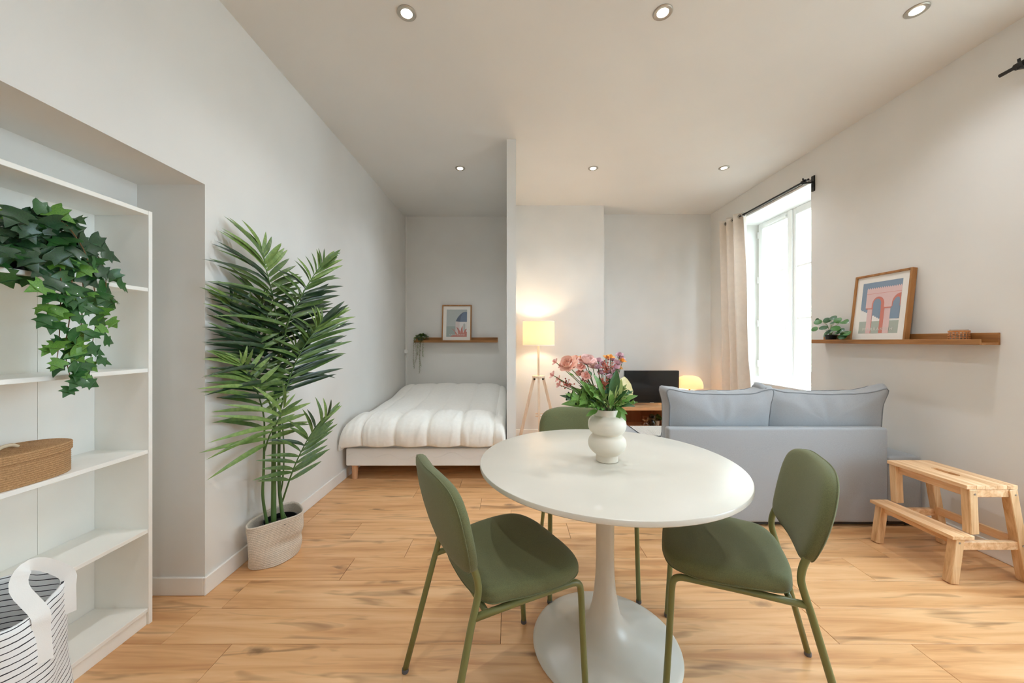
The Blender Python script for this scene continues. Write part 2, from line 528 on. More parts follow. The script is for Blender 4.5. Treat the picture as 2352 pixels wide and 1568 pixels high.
def window(name, y0, y1, meet, label, deep=0.36, zb=WIN_Z0):
    root = bpy.data.objects.new(name, None); COL.objects.link(root)
    struct(root, label)
    root.location = (WIN_X, 0, 0)
    z0, z1 = zb + 0.02, WIN_Z1
    f = MB()
    f.box(0, 0.06, y0, y0 + 0.04, z0, z1); f.box(0, 0.06, y1 - 0.035, y1, z0, z1)
    f.box(0, 0.06, y0 + 0.04, y1 - 0.035, z1 - 0.035, z1); f.box(0, 0.06, y0 + 0.04, y1 - 0.035, z0, z0 + 0.04)
    f.build('window_frame', M_FRAME, root, bevel=0.004, bsegs=1)
    for a, b, near in ((y0 + 0.04, meet, True), (meet, y1 - 0.035, False)):
        c = MB(); za, zb = z0 + 0.04, z1 - 0.035
        st = 0.062
        xs, xe = -0.02, 0.03
        c.box(xs, xe, a + 0.001, a + st, za, zb); c.box(xs, xe, b - st, b - 0.001, za, zb)
        c.box(xs, xe, a + st, b - st, zb - 0.075, zb); c.box(xs, xe, a + st, b - st, za, za + 0.085)
        cs = c.build('casement', M_FRAME, root, bevel=0.004, bsegs=1)
        g0, g1 = za + 0.085, zb - 0.075
        for i in (1, 2):
            zz = g0 + (g1 - g0) * i / 3
            MB().box(-0.012, 0.022, a + st, b - st, zz - 0.011, zz + 0.011).build('glazing_bar', M_FRAME, cs, bevel=0.003, bsegs=1)
        for i in range(3):
            p0, p1 = g0 + (g1 - g0) * i / 3 + (0.011 if i else 0), g0 + (g1 - g0) * (i + 1) / 3 - (0.011 if i < 2 else 0)
            MB().box(0.004, 0.008, a + st, b - st, p0, p1).build('pane', M_GLASS, cs)
        hy = a if near else b
        for hz in (z0 + 0.16, z0 + 0.66, z0 + 1.2, z1 - 0.17):
            MB().tube([(-0.027, hy, hz - 0.04), (-0.027, hy, hz + 0.04)], 0.008, 8).build('hinge', M_FRAME, cs, True, angle=0.8)
    # vent slot in the head of the far casement, centre cover and handle
    MB().box(-0.031, -0.0205, meet + 0.07, y1 - 0.16, z1 - 0.092, z1 - 0.066).build('vent_cover', M_FRAME, root, bevel=0.004)
    MB().box(-0.034, -0.0205, meet - 0.022, meet + 0.022, z0 + 0.045, z1 - 0.04).build('centre_cover', M_FRAME, root, bevel=0.004)
    hz = 1.43
    h = MB(); h.lathe([(0.014, -0.032), (0.017, -0.024), (0.017, 0.024), (0.014, 0.032)], (-0.037, meet, hz), 16)
    h.tube(spline([(-0.037, meet, hz + 0.01), (-0.075, meet, hz + 0.012), (-0.088, meet - 0.005, hz - 0.03), (-0.085, meet - 0.01, hz - 0.075), (-0.078, meet - 0.012, hz - 0.12)], 14), [0.010] * 12 + [0.009, 0.006], 10)
    h.build('handle', M_FRAME, root, True, angle=0.9)
    sl = MB().box(-deep - 0.004, 0.0, y0, y1, zb, zb + 0.02).build('window_sill', M_FRAME, root, bevel=0.005)
    return root
window('window_1', WIN_Y0, WIN_Y1, 4.02, 'white two-leaf casement window behind the sofa')
window('window_2', W2_Y0, W2_Y1, (W2_Y0 + W2_Y1) / 2, 'second white window of the right wall, unseen, widened for more light', zb=W2_Z0)
w3 = window('window_added', W3_X0, W3_X1, (W3_X0 + W3_X1) / 2, 'unseen casement window added behind the viewpoint for fill light', 0.10)
w3.location = (0, YREAR - 0.10, 0); w3.rotation_euler = (0, 0, -PI / 2)

# building across the street, seen as a pale glare through the window
M_FAC = mat('cream_render', (238, 226, 204), 0.9, var=0.05, vscale=0.6)
M_FACW = mat('facade_shutter', (190, 190, 182), 0.7, var=0.05)
fb = thing('neighbour_building', 'sunlit cream facade seen through the panes of the window', 'building', (12.0, 15.0, -5.0))
MB().box(0, 5, -6.5, 9, 0, 14).build('facade', M_FAC, fb)
MB().box(-0.15, 0, -6.5, 9, 5.0, 5.25).build('string_course', M_FAC, fb, bevel=0.03)
for wy in (-4.2, -0.6, 3.0, 6.6):
    wf = MB().box(-0.06, 0, wy - 0.6, wy + 0.6, 7.6, 9.8).build('facade_window', M_FACW, fb, bevel=0.02)
    MB().box(-0.1, -0.0, wy - 0.75, wy + 0.75, 7.45, 7.6).build('facade_sill', M_FAC, wf, bevel=0.01)
M_STREET = mat('street_paving', (150, 148, 142), 0.9, var=0.1, vscale=0.5)
struct(MB().box(3.3, 40, -30, 50, -5.2, -5.0).build('ground_street', M_STREET), 'street far below the window')

# ---- recessed ceiling lights
M_LAMP = emat('lamp_lens', (255, 244, 222), 9.0)
M_RING = mat('brushed_nickel', (186, 180, 170), 0.4, metal=0.7, var=0.03)
lights_lab = {0: 'recessed round ceiling light, leftmost of the three nearest the camera', 1: 'recessed round ceiling light, middle of the three nearest the camera',
              2: 'recessed round ceiling light, rightmost of the three nearest the camera', 3: 'recessed round ceiling light above the bed alcove',
              4: 'recessed round ceiling light above the tripod floor lamp', 5: 'recessed round ceiling light nearest the window curtain rod',
              6: 'unseen added ceiling light over the striped bag side of the viewpoint', 7: 'unseen added ceiling light straight above the viewpoint', 8: 'unseen added ceiling light beside the second window'}
ring = MB().lathe([(0.030, -0.0005), (0.030, -0.004), (0.0455, -0.0065), (0.050, -0.003), (0.050, 0.0)], (0, 0, 0), 40, False, False).mesh('trim_ring', M_RING, True, angle=0.7)
lens = MB().lathe([(0.0005, -0.0052), (0.018, -0.005), (0.029, -0.0032), (0.029, -0.0005)], (0, 0, 0), 32, False, False).mesh('lens', M_LAMP, True)
for i, (x, y) in enumerate(LIGHTS + LIGHTS_ADDED):
    t = thing('ceiling_light', lights_lab[i], 'ceiling light', (x, y, ZC), 0, 'recessed ceiling lights')
    link('trim_ring', ring, t)
    link('lens', lens, t)
    d = bpy.data.lights.new('downlight_beam', 'SPOT')
    d.energy = 22.0
    d.spot_size = math.radians(136)
    d.spot_blend = 1.0
    d.color = (0.90, 0.955, 1.0)
    d.shadow_soft_size = 0.03
    o = bpy.data.objects.new('downlight_beam', d); COL.objects.link(o)
    o.parent = t; o.location = (0, 0, -0.012)

# ---- cable conduit and junction box in the alcove corner
t = thing('cable_conduit', 'thin white cable trunking with a small box in the alcove corner', 'cable', (XL + 0.022, Y_ALC - 0.012, 0))
MB().box(-0.007, 0.007, 0, 0.012, 0.09, ZC - 0.002).build('trunking', M_TRIM, t, bevel=0.002, bsegs=1)
MB().box(-0.0205, 0.026, -0.03, 0.012, 1.058, 1.112).build('junction_box', M_FRAME, t, bevel=0.006)
# ================================================================ BOOKCASE AND WHAT IT HOLDS
BX0, BX1, BY0, BY1, BZ = -1.821, -1.581, 1.003, 1.603, 1.804
bc = thing('bookcase', 'tall open white bookcase standing in the wall niche', 'bookcase', (BX0, BY0, 0))
dx, dy = BX1 - BX0, BY1 - BY0
MB().box(0, dx, 0, 0.017, 0, BZ).build('side_panel', M_MELA, bc, bevel=0.0012, bsegs=1)
MB().box(0, dx, dy - 0.017, dy, 0, BZ).build('side_panel', M_MELA, bc, bevel=0.0012, bsegs=1)
MB().box(0, dx - 0.001, 0.017, dy - 0.017, BZ - 0.019, BZ - 0.001).build('top_panel', M_MELA, bc, bevel=0.0012, bsegs=1)
SHELVES = [1.468, 1.117, 0.762, 0.417, 0.072]
for z in SHELVES:
    MB().box(0.006, dx - 0.002, 0.0175, dy - 0.0175, z - 0.0165, z).build('shelf', M_MELA, bc, bevel=0.0012, bsegs=1)
MB().box(dx - 0.025, dx - 0.008, 0.0175, dy - 0.0175, 0, 0.055).build('plinth', M_MELA, bc, bevel=0.001, bsegs=1)
ys = [0.017, 0.203, 0.3914, dy - 0.017]
for a, b in zip(ys, ys[1:]):
    MB().box(0.001, 0.0045, a + 0.0006, b - 0.0006, 0.02, BZ - 0.018).build('back_panel', M_MELA, bc)

# ---- ivy in a black pot on the second shelf
def leafmat(name, c1, c2, rough=0.4, vs=22):
    return mat(name, c1, rough, col2=c2, vscale=vs, bump=0.1, bscale=90, coat=0.1)
M_IVY_D = leafmat('ivy_dark', (46, 82, 46), (30, 58, 38), 0.32)
M_IVY_M = leafmat('ivy_mid', (50, 100, 42), (36, 80, 36), 0.38)
M_IVY_L = leafmat('ivy_light', (104, 150, 54), (70, 120, 44), 0.42)
M_VINE = mat('ivy_stem', (132, 92, 52), 0.7, var=0.2, vscale=60)

def leaf_mesh(name, outline, m, fold=0.18, droop=0.25, quilt=0.0):
    """outline: right half (x,y) from base to tip, unit length along +Y; folded along the midrib"""
    mb = MB()
    n = len(outline)
    vs = [(0, y, -droop * y * y) for _, y in outline]
    vs += [(x, y, fold * x - droop * y * y - quilt * x * x) for x, y in outline]
    vs += [(-x, y, fold * x - droop * y * y - quilt * x * x) for x, y in outline]
    fs = []
    for i in range(n - 1):
        a = [i, n + i, n + i + 1, i + 1]
        b = [i, i + 1, 2 * n + i + 1, 2 * n + i]
        fs += [tuple(a), tuple(b)]
    mb.add(vs, fs)
    me = bpy.data.meshes.new(name)
    me.from_pydata(mb.v, [], mb.f)
    bm = bmesh.new(); bm.from_mesh(me)
    bmesh.ops.remove_doubles(bm, verts=bm.verts, dist=1e-4)
    bmesh.ops.recalc_face_normals(bm, faces=bm.faces)
    up = sum((f.normal.z for f in bm.faces))
    if up < 0:
        bmesh.ops.reverse_faces(bm, faces=bm.faces)
    bm.to_mesh(me); bm.free()
    me.materials.append(m)
    me.polygons.foreach_set('use_smooth', [True] * len(me.polygons))
    return me

IVY_OUT = [(0.0, 0.12), (0.10, 0.02), (0.24, 0.0), (0.38, 0.05), (0.53, 0.15), (0.45, 0.23), (0.36, 0.29), (0.33, 0.38), (0.40, 0.47), (0.48, 0.58), (0.33, 0.57), (0.22, 0.62), (0.15, 0.74), (0.08, 0.88), (0.0, 1.0)]
ivy_meshes = [leaf_mesh('leaf', IVY_OUT, m, f, d) for m in (M_IVY_D, M_IVY_M, M_IVY_L) for f, d in ((0.25, 0.22), (-0.1, 0.3))]

def frame_mat(o, ydir, zdir, sc, loc):
    y = Vector(ydir).normalized()
    z = Vector(zdir); z = (z - y * z.dot(y))
    z = z.normalized() if z.length > 1e-5 else y.orthogonal().normalized()
    x = y.cross(z)
    m = Matrix((x, y, z)).transposed().to_4x4()
    sc = sc if isinstance(sc, (tuple, list)) else (sc, sc, sc)
    o.matrix_local = Matrix.Translation(loc) @ m @ Matrix.Diagonal((*sc, 1))

R = random.Random(11)
ivy_loc = Vector((-1.70, 1.215, 1.468))
iv = thing('ivy_plant', 'trailing green ivy hanging over the second bookcase shelf', 'plant', ivy_loc)
MB().lathe([(0.052, 0), (0.068, 0.088), (0.072, 0.09), (0.072, 0.1), (0.066, 0.1), (0.062, 0.085)], (0, 0, 0), 32, True, False).build('pot', M_BLACK, iv, True, angle=0.7)
MB().lathe([(0.0635, 0.084), (0.0005, 0.09)], (0, 0, 0), 24, False, False).build('soil', M_SOIL, iv, True)

def ivx(px, py, x):
    y = FPX * x / (px - PX)
    return P(px, py, y) - ivy_loc
def ivy_leaf(p, size, tone, face=None):
    me = ivy_meshes[min(2, max(0, tone)) * 2 + R.randrange(2)]
    o = link('leaf', me, iv)
    nrm = Vector((0.62, -0.62, 0.45)) + Vector((R.uniform(-.45, .45), R.uniform(-.45, .45), R.uniform(-.3, .5)))
    d = face or Vector((R.uniform(-.15, .5), R.uniform(-.8, .8), R.uniform(-.9, 0.1)))
    frame_mat(o, d, nrm, size, p)
vines = [
    ([(55, 530, -1.68), (120, 500, -1.60), (185, 560, -1.54), (212, 640, -1.53), (222, 720, -1.53), (212, 790, -1.53), (206, 850, -1.53)], 19),
    ([(60, 540, -1.68), (120, 560, -1.60), (140, 640, -1.54), (138, 720, -1.53), (135, 790, -1.53), (128, 842, -1.53)], 22),
    ([(70, 530, -1.68), (140, 530, -1.60), (185, 600, -1.54), (190, 690, -1.53), (182, 790, -1.53), (176, 850, -1.53), (186, 885, -1.53)], 20),
    ([(50, 550, -1.68), (95, 570, -1.60), (112, 640, -1.55), (110, 700, -1.54), (106, 750, -1.54)], 12),
    ([(80, 520, -1.68), (170, 540, -1.60), (226, 590, -1.54), (243, 640, -1.53), (240, 700, -1.53), (236, 760, -1.53)], 15),
    ([(70, 530, -1.68), (150, 560, -1.58), (165, 640, -1.54), (160, 730, -1.53), (150, 810, -1.53), (172, 905, -1.53)], 15),
]
for pts, n in vines:
    w3 = [ivx(*p) for p in pts]
    w3[0] = Vector((0.01, 0.0, 0.088))
    sp = spline(w3, 26)
    MB().tube(sp, [0.0022 - 0.0012 * i / 25 for i in range(26)], 6).build('vine', M_VINE, iv, True)
    for i in range(n):
        t = (i + 0.9) / n
        k = min(25, int(t * 25))
        p = sp[k]
        size = (0.080 - 0.034 * t) * R.uniform(0.85, 1.15)
        tone = 0 if t < 0.45 else (1 if t < 0.75 else R.choice((1, 2)))
        if R.random() < 0.15: tone += 1
        side = 1 if i % 2 else -1
        d = Vector((0.15, 0.75 * side, -0.55)) + Vector((R.uniform(-.2, .3), R.uniform(-.3, .3), R.uniform(-.3, .3)))
        off = Vector((R.uniform(0.0, 0.025), side * R.uniform(0.004, 0.02), R.uniform(-.01, .01)))
        ivy_leaf(p + off, size, tone, d)
for i in range(120):
    px, py = R.uniform(-20, 205), R.uniform(480, 600)
    top = 478 + max(0, (px - 60)) ** 2 * 0.0038
    if py < top or (px < 90 and py > 585): continue
    x = -1.70 + 0.15 * R.random() + 0.03 * max(0, (py - 520) / 80)
    ivy_leaf(ivx(px, py, x), R.uniform(0.052, 0.078), 0 if R.random() < 0.62 else R.choice((1, 1, 2)))
for px, py in ((20, 560), (45, 590), (10, 600), (30, 480), (75, 470), (110, 480), (145, 500), (165, 505), (0, 620), (60, 600), (85, 640)):
    ivy_leaf(ivx(px, py, -1.59), R.uniform(0.06, 0.075), R.choice((1, 1, 2)))

# ---- lidded jute box on the fourth shelf
def oval(a, b, n=72, e=2.3):
    out = []
    for k in range(n):
        t = 2 * PI * k / n
        c, s = math.cos(t), math.sin(t)
        out.append((a * math.copysign(abs(c) ** (2 / e), c), b * math.copysign(abs(s) ** (2 / e), s)))
    return out
def coil_rings(fn, zs, amp, n=72):
    """rings of coiled rope: fn(z)->(a,b); each coil is a half round"""
    rings = []
    for i in range(len(zs) - 1):
        for q in range(4):
            u = q / 4
            z = zs[i] + (zs[i + 1] - zs[i]) * u
            a, b = fn(z)
            k = amp * math.sin(PI * u)
            rings.append([(x, y, z) for x, y in oval(a + k, b + k, n)])
    a, b = fn(zs[-1])
    rings.append([(x, y, zs[-1]) for x, y in oval(a, b, n)])
    return rings
jb = thing('jute_box', 'oval lidded jute box on the middle bookcase shelf', 'box', (-1.685, 1.215, 0.762))
zs = [i * 0.0072 for i in range(13)]
MB().loft(coil_rings(lambda z: (0.094 + 0.002 * z, 0.150 + 0.002 * z), zs, 0.0022)).build('body', M_JUTE, jb, True)
zl = [0.080 + i * 0.0072 for i in range(5)]
lid = MB().loft(coil_rings(lambda z: (0.0985, 0.1545), zl, 0.0022), True, False)
n = 72
prev = [(x, y, zl[-1]) for x, y in oval(0.0985, 0.1545, n)]
rings = [prev]
for i in range(1, 12):
    s = 1 - i / 12
    for q in (0.5, 1.0):
        ss = 1 - (i - 1 + q) / 12
        rings.append([(x * max(ss, 0.01), y * max(ss, 0.01), zl[-1] + (0.0022 if q == 0.5 else 0) + 0.004 * (1 - ss)) for x, y, _z in prev])
lid.loft(rings, False, True)
lo = lid.build('lid', M_JUTE, jb, True)
MB().tube(spline([(0, -0.028, 0.115), (0.002, -0.012, 0.1245), (0, 0.012, 0.1245), (-0.002, 0.028, 0.115)], 10), 0.006, 8).build('pull_loop', mat('cream_felt', (222, 204, 176), 0.9, var=0.05), lo, True)

# ---- striped fabric bag on the floor
m, nt, b = nodes_of('striped_canvas')
N, L = nt.nodes.new, nt.links.new
tc = N('ShaderNodeTexCoord'); sp_ = N('ShaderNodeSeparateXYZ'); L(tc.outputs['Object'], sp_.inputs[0])
nn = N('ShaderNodeTexNoise'); nn.inputs['Scale'].default_value = 9; nn.inputs['Detail'].default_value = 4
L(tc.outputs['Object'], nn.inputs['Vector'])
m1 = N('ShaderNodeMath'); m1.operation = 'MULTIPLY_ADD'; m1.inputs[1].default_value = 0.012; L(nn.outputs['Fac'], m1.inputs[0]); L(sp_.outputs['Z'], m1.inputs[2])
m2 = N('ShaderNodeMath'); m2.operation = 'DIVIDE'; m2.inputs[1].default_value = 0.0165; L(m1.outputs[0], m2.inputs[0])
m3 = N('ShaderNodeMath'); m3.operation = 'FRACT'; L(m2.outputs[0], m3.inputs[0])
n4 = N('ShaderNodeTexNoise'); n4.inputs['Scale'].default_value = 24; L(tc.outputs['Object'], n4.inputs['Vector'])
m4 = N('ShaderNodeMath'); m4.operation = 'MULTIPLY_ADD'; m4.inputs[1].default_value = 0.22; m4.inputs[2].default_value = 0.05; L(n4.outputs['Fac'], m4.inputs[0])
m5 = N('ShaderNodeMath'); m5.operation = 'LESS_THAN'; L(m3.outputs[0], m5.inputs[0]); L(m4.outputs[0], m5.inputs[1])
mx = N('ShaderNodeMix'); mx.data_type = 'RGBA'; L(m5.outputs[0], mx.inputs['Factor'])
mx.inputs['A'].default_value = rgba((234, 234, 234)); mx.inputs['B'].default_value = rgba((52, 52, 58))
L(mx.outputs['Result'], b.inputs['Base Color']); b.inputs['Roughness'].default_value = 0.85
M_STRIPE = m
M_TAPE = mat('white_webbing', (238, 236, 232), 0.8, var=0.01, bump=0.1, bscale=500)
bag_c = Vector((-1.375, 0.915, 0))
bg_ = thing('striped_bag', 'white cloth laundry bag with black stripes in front of the bookcase', 'bag', bag_c)
def bag_pt(u, v, inner=0.0):
    a = 2 * PI * u
    r = 0.182 - 0.028 * v - inner
    fold = 0.010 * math.sin(5 * a + 3 * v) * v + 0.012 * nz(math.cos(a) * 2, math.sin(a) * 2, v * 3)
    z = 0.555 * v - 0.012 * v * math.cos(2 * a)
    e = 1 + 0.05 * math.cos(2 * a)
    return Vector(((r + fold) * math.cos(a) * e, (r + fold) * math.sin(a) / e, z))
NB, NV = 72, 28
rings = [[bag_pt(k / NB, j / NV) for k in range(NB)] for j in range(NV + 1)]
rin = [[bag_pt(k / NB, j / NV, 0.005) + Vector((0, 0, 0.004 if j == 0 else 0)) for k in range(NB)] for j in range(NV, -1, -1)]
MB().loft(rings + rin, True, True).build('bag_body', M_STRIPE, bg_, True)
for ang in (math.radians(38), math.radians(218)):
    pts = []
    c = Vector((math.cos(ang), math.sin(ang), 0)); tdir = Vector((-math.sin(ang), math.cos(ang), 0))
    for u, zz, o in ((-0.085, 0.44, 0.006), (-0.080, 0.50, 0.012), (-0.068, 0.555, 0.030), (-0.028, 0.605, 0.026), (0.028, 0.610, 0.016), (0.064, 0.575, 0.012), (0.080, 0.51, 0.008), (0.085, 0.44, 0.006)):
        v = min(1, zz / 0.555)
        base = bag_pt((ang + u / 0.16) / (2 * PI), v)
        base.z = zz
        radial = Vector((base.x, base.y, 0)).normalized()
        pts.append(base + radial * o)
    nview = None
    if ang < 1:
        a0, a1 = math.radians(4), math.radians(48)
        def rimp(a_, z_, o_=0.006):
            q_ = bag_pt(a_ / (2 * PI), min(1, z_ / 0.555)); q_.z = z_
            return q_ + Vector((q_.x, q_.y, 0)).normalized() * o_
        pts = [rimp(a0, 0.42), rimp(a0, 0.50), rimp(a0, 0.545, 0.012), P(44, 1352, 0.935) - bag_c, P(56, 1308, 0.95) - bag_c, P(92, 1294, 0.985) - bag_c, rimp(a1, 0.575, 0.004), rimp(a1, 0.53), rimp(a1, 0.46)]
        nview = Vector((0.83, -0.55, 0.1))
    sp = spline(pts, 30)
    hb = MB(); vs = []
    for i, p in enumerate(sp):
        t = (sp[min(i + 1, 29)] - sp[max(i - 1, 0)]).normalized()
        radial = nview or Vector((p.x, p.y, 0)).normalized()
        s = t.cross(radial).normalized() * 0.0155
        vs += [p - s, p + s]
    hb.add(vs, [(2 * i, 2 * i + 1, 2 * i + 3, 2 * i + 2) for i in range(29)])
    hb.build('carry_handle', M_TAPE, bg_, True, solid=0.002, angle=0.7)

# ================================================================ PALM IN THE ROPE BASKET
base_o = [(-1.462, 2.05), (-1.425, 1.975), (-1.365, 1.962), (-1.285, 2.00), (-1.245, 2.10), (-1.275, 2.195), (-1.365, 2.262), (-1.44, 2.20)]
rim_o = [(-1.458, 2.03), (-1.42, 1.95), (-1.375, 1.95), (-1.30, 2.02), (-1.228, 2.105), (-1.25, 2.185), (-1.355, 2.270), (-1.43, 2.20)]
NB = 96
b3 = spline([(x, y, 0) for x, y in base_o], NB, True)
r3 = spline([(x, y, 0.232) for x, y in rim_o], NB, True)
bcen = sum(b3, Vector()) / NB
rb = thing('rope_basket', 'cream coiled rope basket holding the tall palm', 'basket', (bcen.x, bcen.y, 0))
off = Vector((bcen.x, bcen.y, 0))
NC = 25
rings = []
def basket_ring(v, k, ins=0.0):
    out = []
    for i in range(NB):
        p = b3[i].lerp(r3[i], v)
        c = bcen.lerp(sum(r3, Vector()) / NB, v)
        d = Vector((p.x - c.x, p.y - c.y, 0))
        bulge = 0.010 * math.sin(PI * min(1, v * 1.15)) * math.sin(3 * 2 * PI * i / NB + 0.5)
        d = d.normalized() * (d.length + k - ins - bulge - 0.012 * math.exp(-((v - 0.42) / 0.12) ** 2) * max(0, math.cos(2 * PI * i / NB - 3.2)))
        q = c + d - off
        q.z = p.z
        out.append(q)
    return out
for j in range(NC):
    for q in range(4):
        u = q / 4
        rings.append(basket_ring((j + u) / NC, 0.0022 * math.sin(PI * u) - (0.006 if (j == 0 and q == 0) else 0)))
rings.append(basket_ring(1.0, 0.001)); 
rings.append([p + Vector((0, 0, 0.003)) for p in basket_ring(1.0, -0.003)])
for j in range(NC - 1, 0, -1):
    for q in (0.5, 0.0):
        rings.append(basket_ring((j + q) / NC, 0.0, 0.0075 + (0.0018 if q == 0 else 0)))
MB().loft(rings, True, True).build('woven_body', M_ROPE, rb, True)

M_PALM_D = leafmat('palm_dark', (50, 74, 40), (34, 54, 34), 0.35, 12)
M_PALM_M = leafmat('palm_mid', (96, 121, 56), (72, 100, 46), 0.4, 12)
M_PALM_L = leafmat('palm_light', (132, 156, 80), (106, 134, 64), 0.45, 12)
M_CANE = mat('palm_cane', (92, 122, 60), 0.5, col2=(66, 98, 46), vscale=14, stretch=(1, 1, 0.3))
LANCE = [(0.008, 0.0), (0.024, 0.06), (0.042, 0.2), (0.050, 0.38), (0.047, 0.56), (0.036, 0.74), (0.018, 0.9), (0.0, 1.0)]
palm_leaf = [[leaf_mesh('leaflet', LANCE, m, f, d) for f, d in ((0.5, 0.20), (0.4, 0.36), (0.6, 0.56))] for m in (M_PALM_D, M_PALM_M, M_PALM_L)]
palm_o = Vector((-1.335, 2.105, 0.0))
pl = thing('palm_plant', 'tall artificial kentia palm with arching green fronds beside the left wall', 'plant', palm_o + Vector((0, 0, 0.004)))
palm_o = palm_o + Vector((0, 0, 0.004))
MB().lathe([(0.062, 0), (0.084, 0.190), (0.088, 0.193), (0.088, 0.203), (0.083, 0.203), (0.080, 0.175)], (0, 0, 0), 40, True, False).build('nursery_pot', M_BLACK, pl, True, angle=0.7)
MB().lathe([(0.0805, 0.176), (0.04, 0.182), (0.0005, 0.184)], (0, 0, 0), 32, False, False).build('soil', M_SOIL, pl, True)
PA = Vector((0.449, 0.893, 0)); PN = Vector((0.893, -0.449, 0))
def pw(cx, cy, off_=0.0):
    px, py = 440 + cx / 1.8675, 500 + cy / 1.8675
    y = 1.77 + (px - 475) * 0.0022
    return P(px, py, y) + PN * off_ - palm_o
R = random.Random(5)
def cane(pts, r0, r1, name='cane'):
    sp = spline(pts, 20)
    return MB().tube(sp, [r0 + (r1 - r0) * i / 19 for i in range(20)], 10).build(name, M_CANE, pl, True)
soil_z = 0.178
cane([Vector((-0.022, -0.028, soil_z)), pw(352, 1150), pw(353, 960), pw(360, 700), pw(363, 600)], 0.0145, 0.008)
cane([Vector((0.012, 0.006, soil_z)), pw(372, 1150, .01), pw(371, 960, .01), pw(372, 800, .02)], 0.0105, 0.0065)
cane([Vector((-0.045, -0.045, soil_z)), pw(306, 1200), pw(309, 1090), pw(311, 1000)], 0.0085, 0.006)
cane([Vector((0.025, 0.022, soil_z)), pw(378, 1220, .0), pw(386, 1130, .01), pw(392, 1010, .01), pw(390, 880, 0.0)], 0.0055, 0.0035)
FRONDS = [
    # rachis in photo coordinates, depth offsets, pairs, left px, right px, tone bias, lift
    ([(363, 620), (358, 470), (330, 330), (300, 220), (275, 130)], (0.02, 0.05), 22, 205, 125, 1, 0.0),
    ([(366, 600), (385, 450), (430, 340), (465, 265), (505, 195)], (0.04, 0.14), 17, 110, 170, 1, 0.05),
    ([(340, 830), (300, 740), (258, 600), (205, 450), (150, 350)], (0.03, 0.02), 18, 170, 120, 1, 0.05),
    ([(372, 820), (392, 700), (430, 580), (475, 490), (500, 440)], (0.02, 0.14), 21, 110, 215, 1, 0.0),
    ([(311, 1000), (304, 860), (270, 750), (225, 670), (180, 620)], (0.0, 0.06), 13, 175, 110, 2, 0.0),
    ([(311, 1005), (320, 930), (338, 870), (352, 800)], (0.0, 0.10), 8, 200, 120, 2, -0.25),
    ([(380, 1215), (412, 1085), (442, 990), (480, 905), (535, 835)], (0.02, 0.12), 14, 130, 140, 1, 0.1),
    ([(362, 660), (352, 560), (330, 450), (290, 350)], (-0.01, 0.01), 17, 235, 110, 0, -0.05),
    ([(366, 640), (376, 520), (408, 420), (455, 350)], (0.01, 0.05), 17, 90, 215, 0, -0.05),
    ([(358, 780), (345, 660), (310, 560), (275, 480)], (0.0, 0.0), 12, 215, 90, 0, -0.05),
    ([(372, 780), (380, 680), (405, 590), (430, 530)], (0.0, 0.06), 12, 90, 215, 0, -0.1),
]
for pts, (o0, o1), npair, ll, lr, tone, lift in FRONDS:
    n = len(pts)
    w3 = [pw(cx, cy, o0 + (o1 - o0) * i / (n - 1)) for i, (cx, cy) in enumerate(pts)]
    sp = spline(w3, 30)
    fr = MB().tube(sp, [0.0055 - 0.0042 * i / 29 for i in range(30)], 8).build('frond', M_CANE, pl, True)
    for i in range(npair):
        t = 0.18 + 0.82 * i / (npair - 1)
        k = min(28, int(t * 29))
        tan = (sp[k + 1] - sp[k - 1]).normalized()
        for side, ln in ((-1, ll), (1, lr)):
            if ln < 100 and i % 3 == 2: continue
            prof = math.sin(PI * (0.22 + 0.70 * t)) ** 0.6
            length = ln / 1.8675 * 0.00245 * (0.60 + 0.60 * prof) * (1 - 0.32 * t ** 4) * R.uniform(0.9, 1.1)
            th = math.radians(92 - 60 * t * t - 8 * t + R.uniform(-8, 8))
            d = tan * math.cos(th) + PA * side * math.sin(th) * 1.0 + PN * (0.28 + R.uniform(-.15, .2)) + Vector((0, 0, lift + 0.30 + R.uniform(-.06, .10)))
            d.normalize()
            base = sp[k] + tan * R.uniform(-.006, .006)
            dk = R.choice((0, 1, 1, 2))
            zn = PN * R.uniform(0.7, 1.1) + Vector((0, 0, 0.6))
            lim = XL + 0.02
            for _ in range(12):
                zz_ = (zn - d * zn.dot(d)).normalized()
                ok = True
                for q in (0.5, 1.0):
                    tp = palm_o + base + d * (length * q) - zz_ * ((0.20, 0.36, 0.56)[dk] * length * q * q)
                    if tp.x < lim: ok = False
                if ok: break
                d = (d + Vector((0.12, -0.03, 0))).normalized()
            tn = tone
            if t > 0.72 and tone < 2: tn = min(2, tone + (1 if R.random() < 0.7 else 0))
            if tone and R.random() < 0.22: tn -= 1
            me = palm_leaf[max(0, tn)][dk]
            lf = link('leaflet', me, fr)
            wdt = 0.265 / max(length, 0.12) * R.uniform(0.9, 1.1)
            frame_mat(lf, d, zn, (length * min(1.7, wdt), length, length), base)
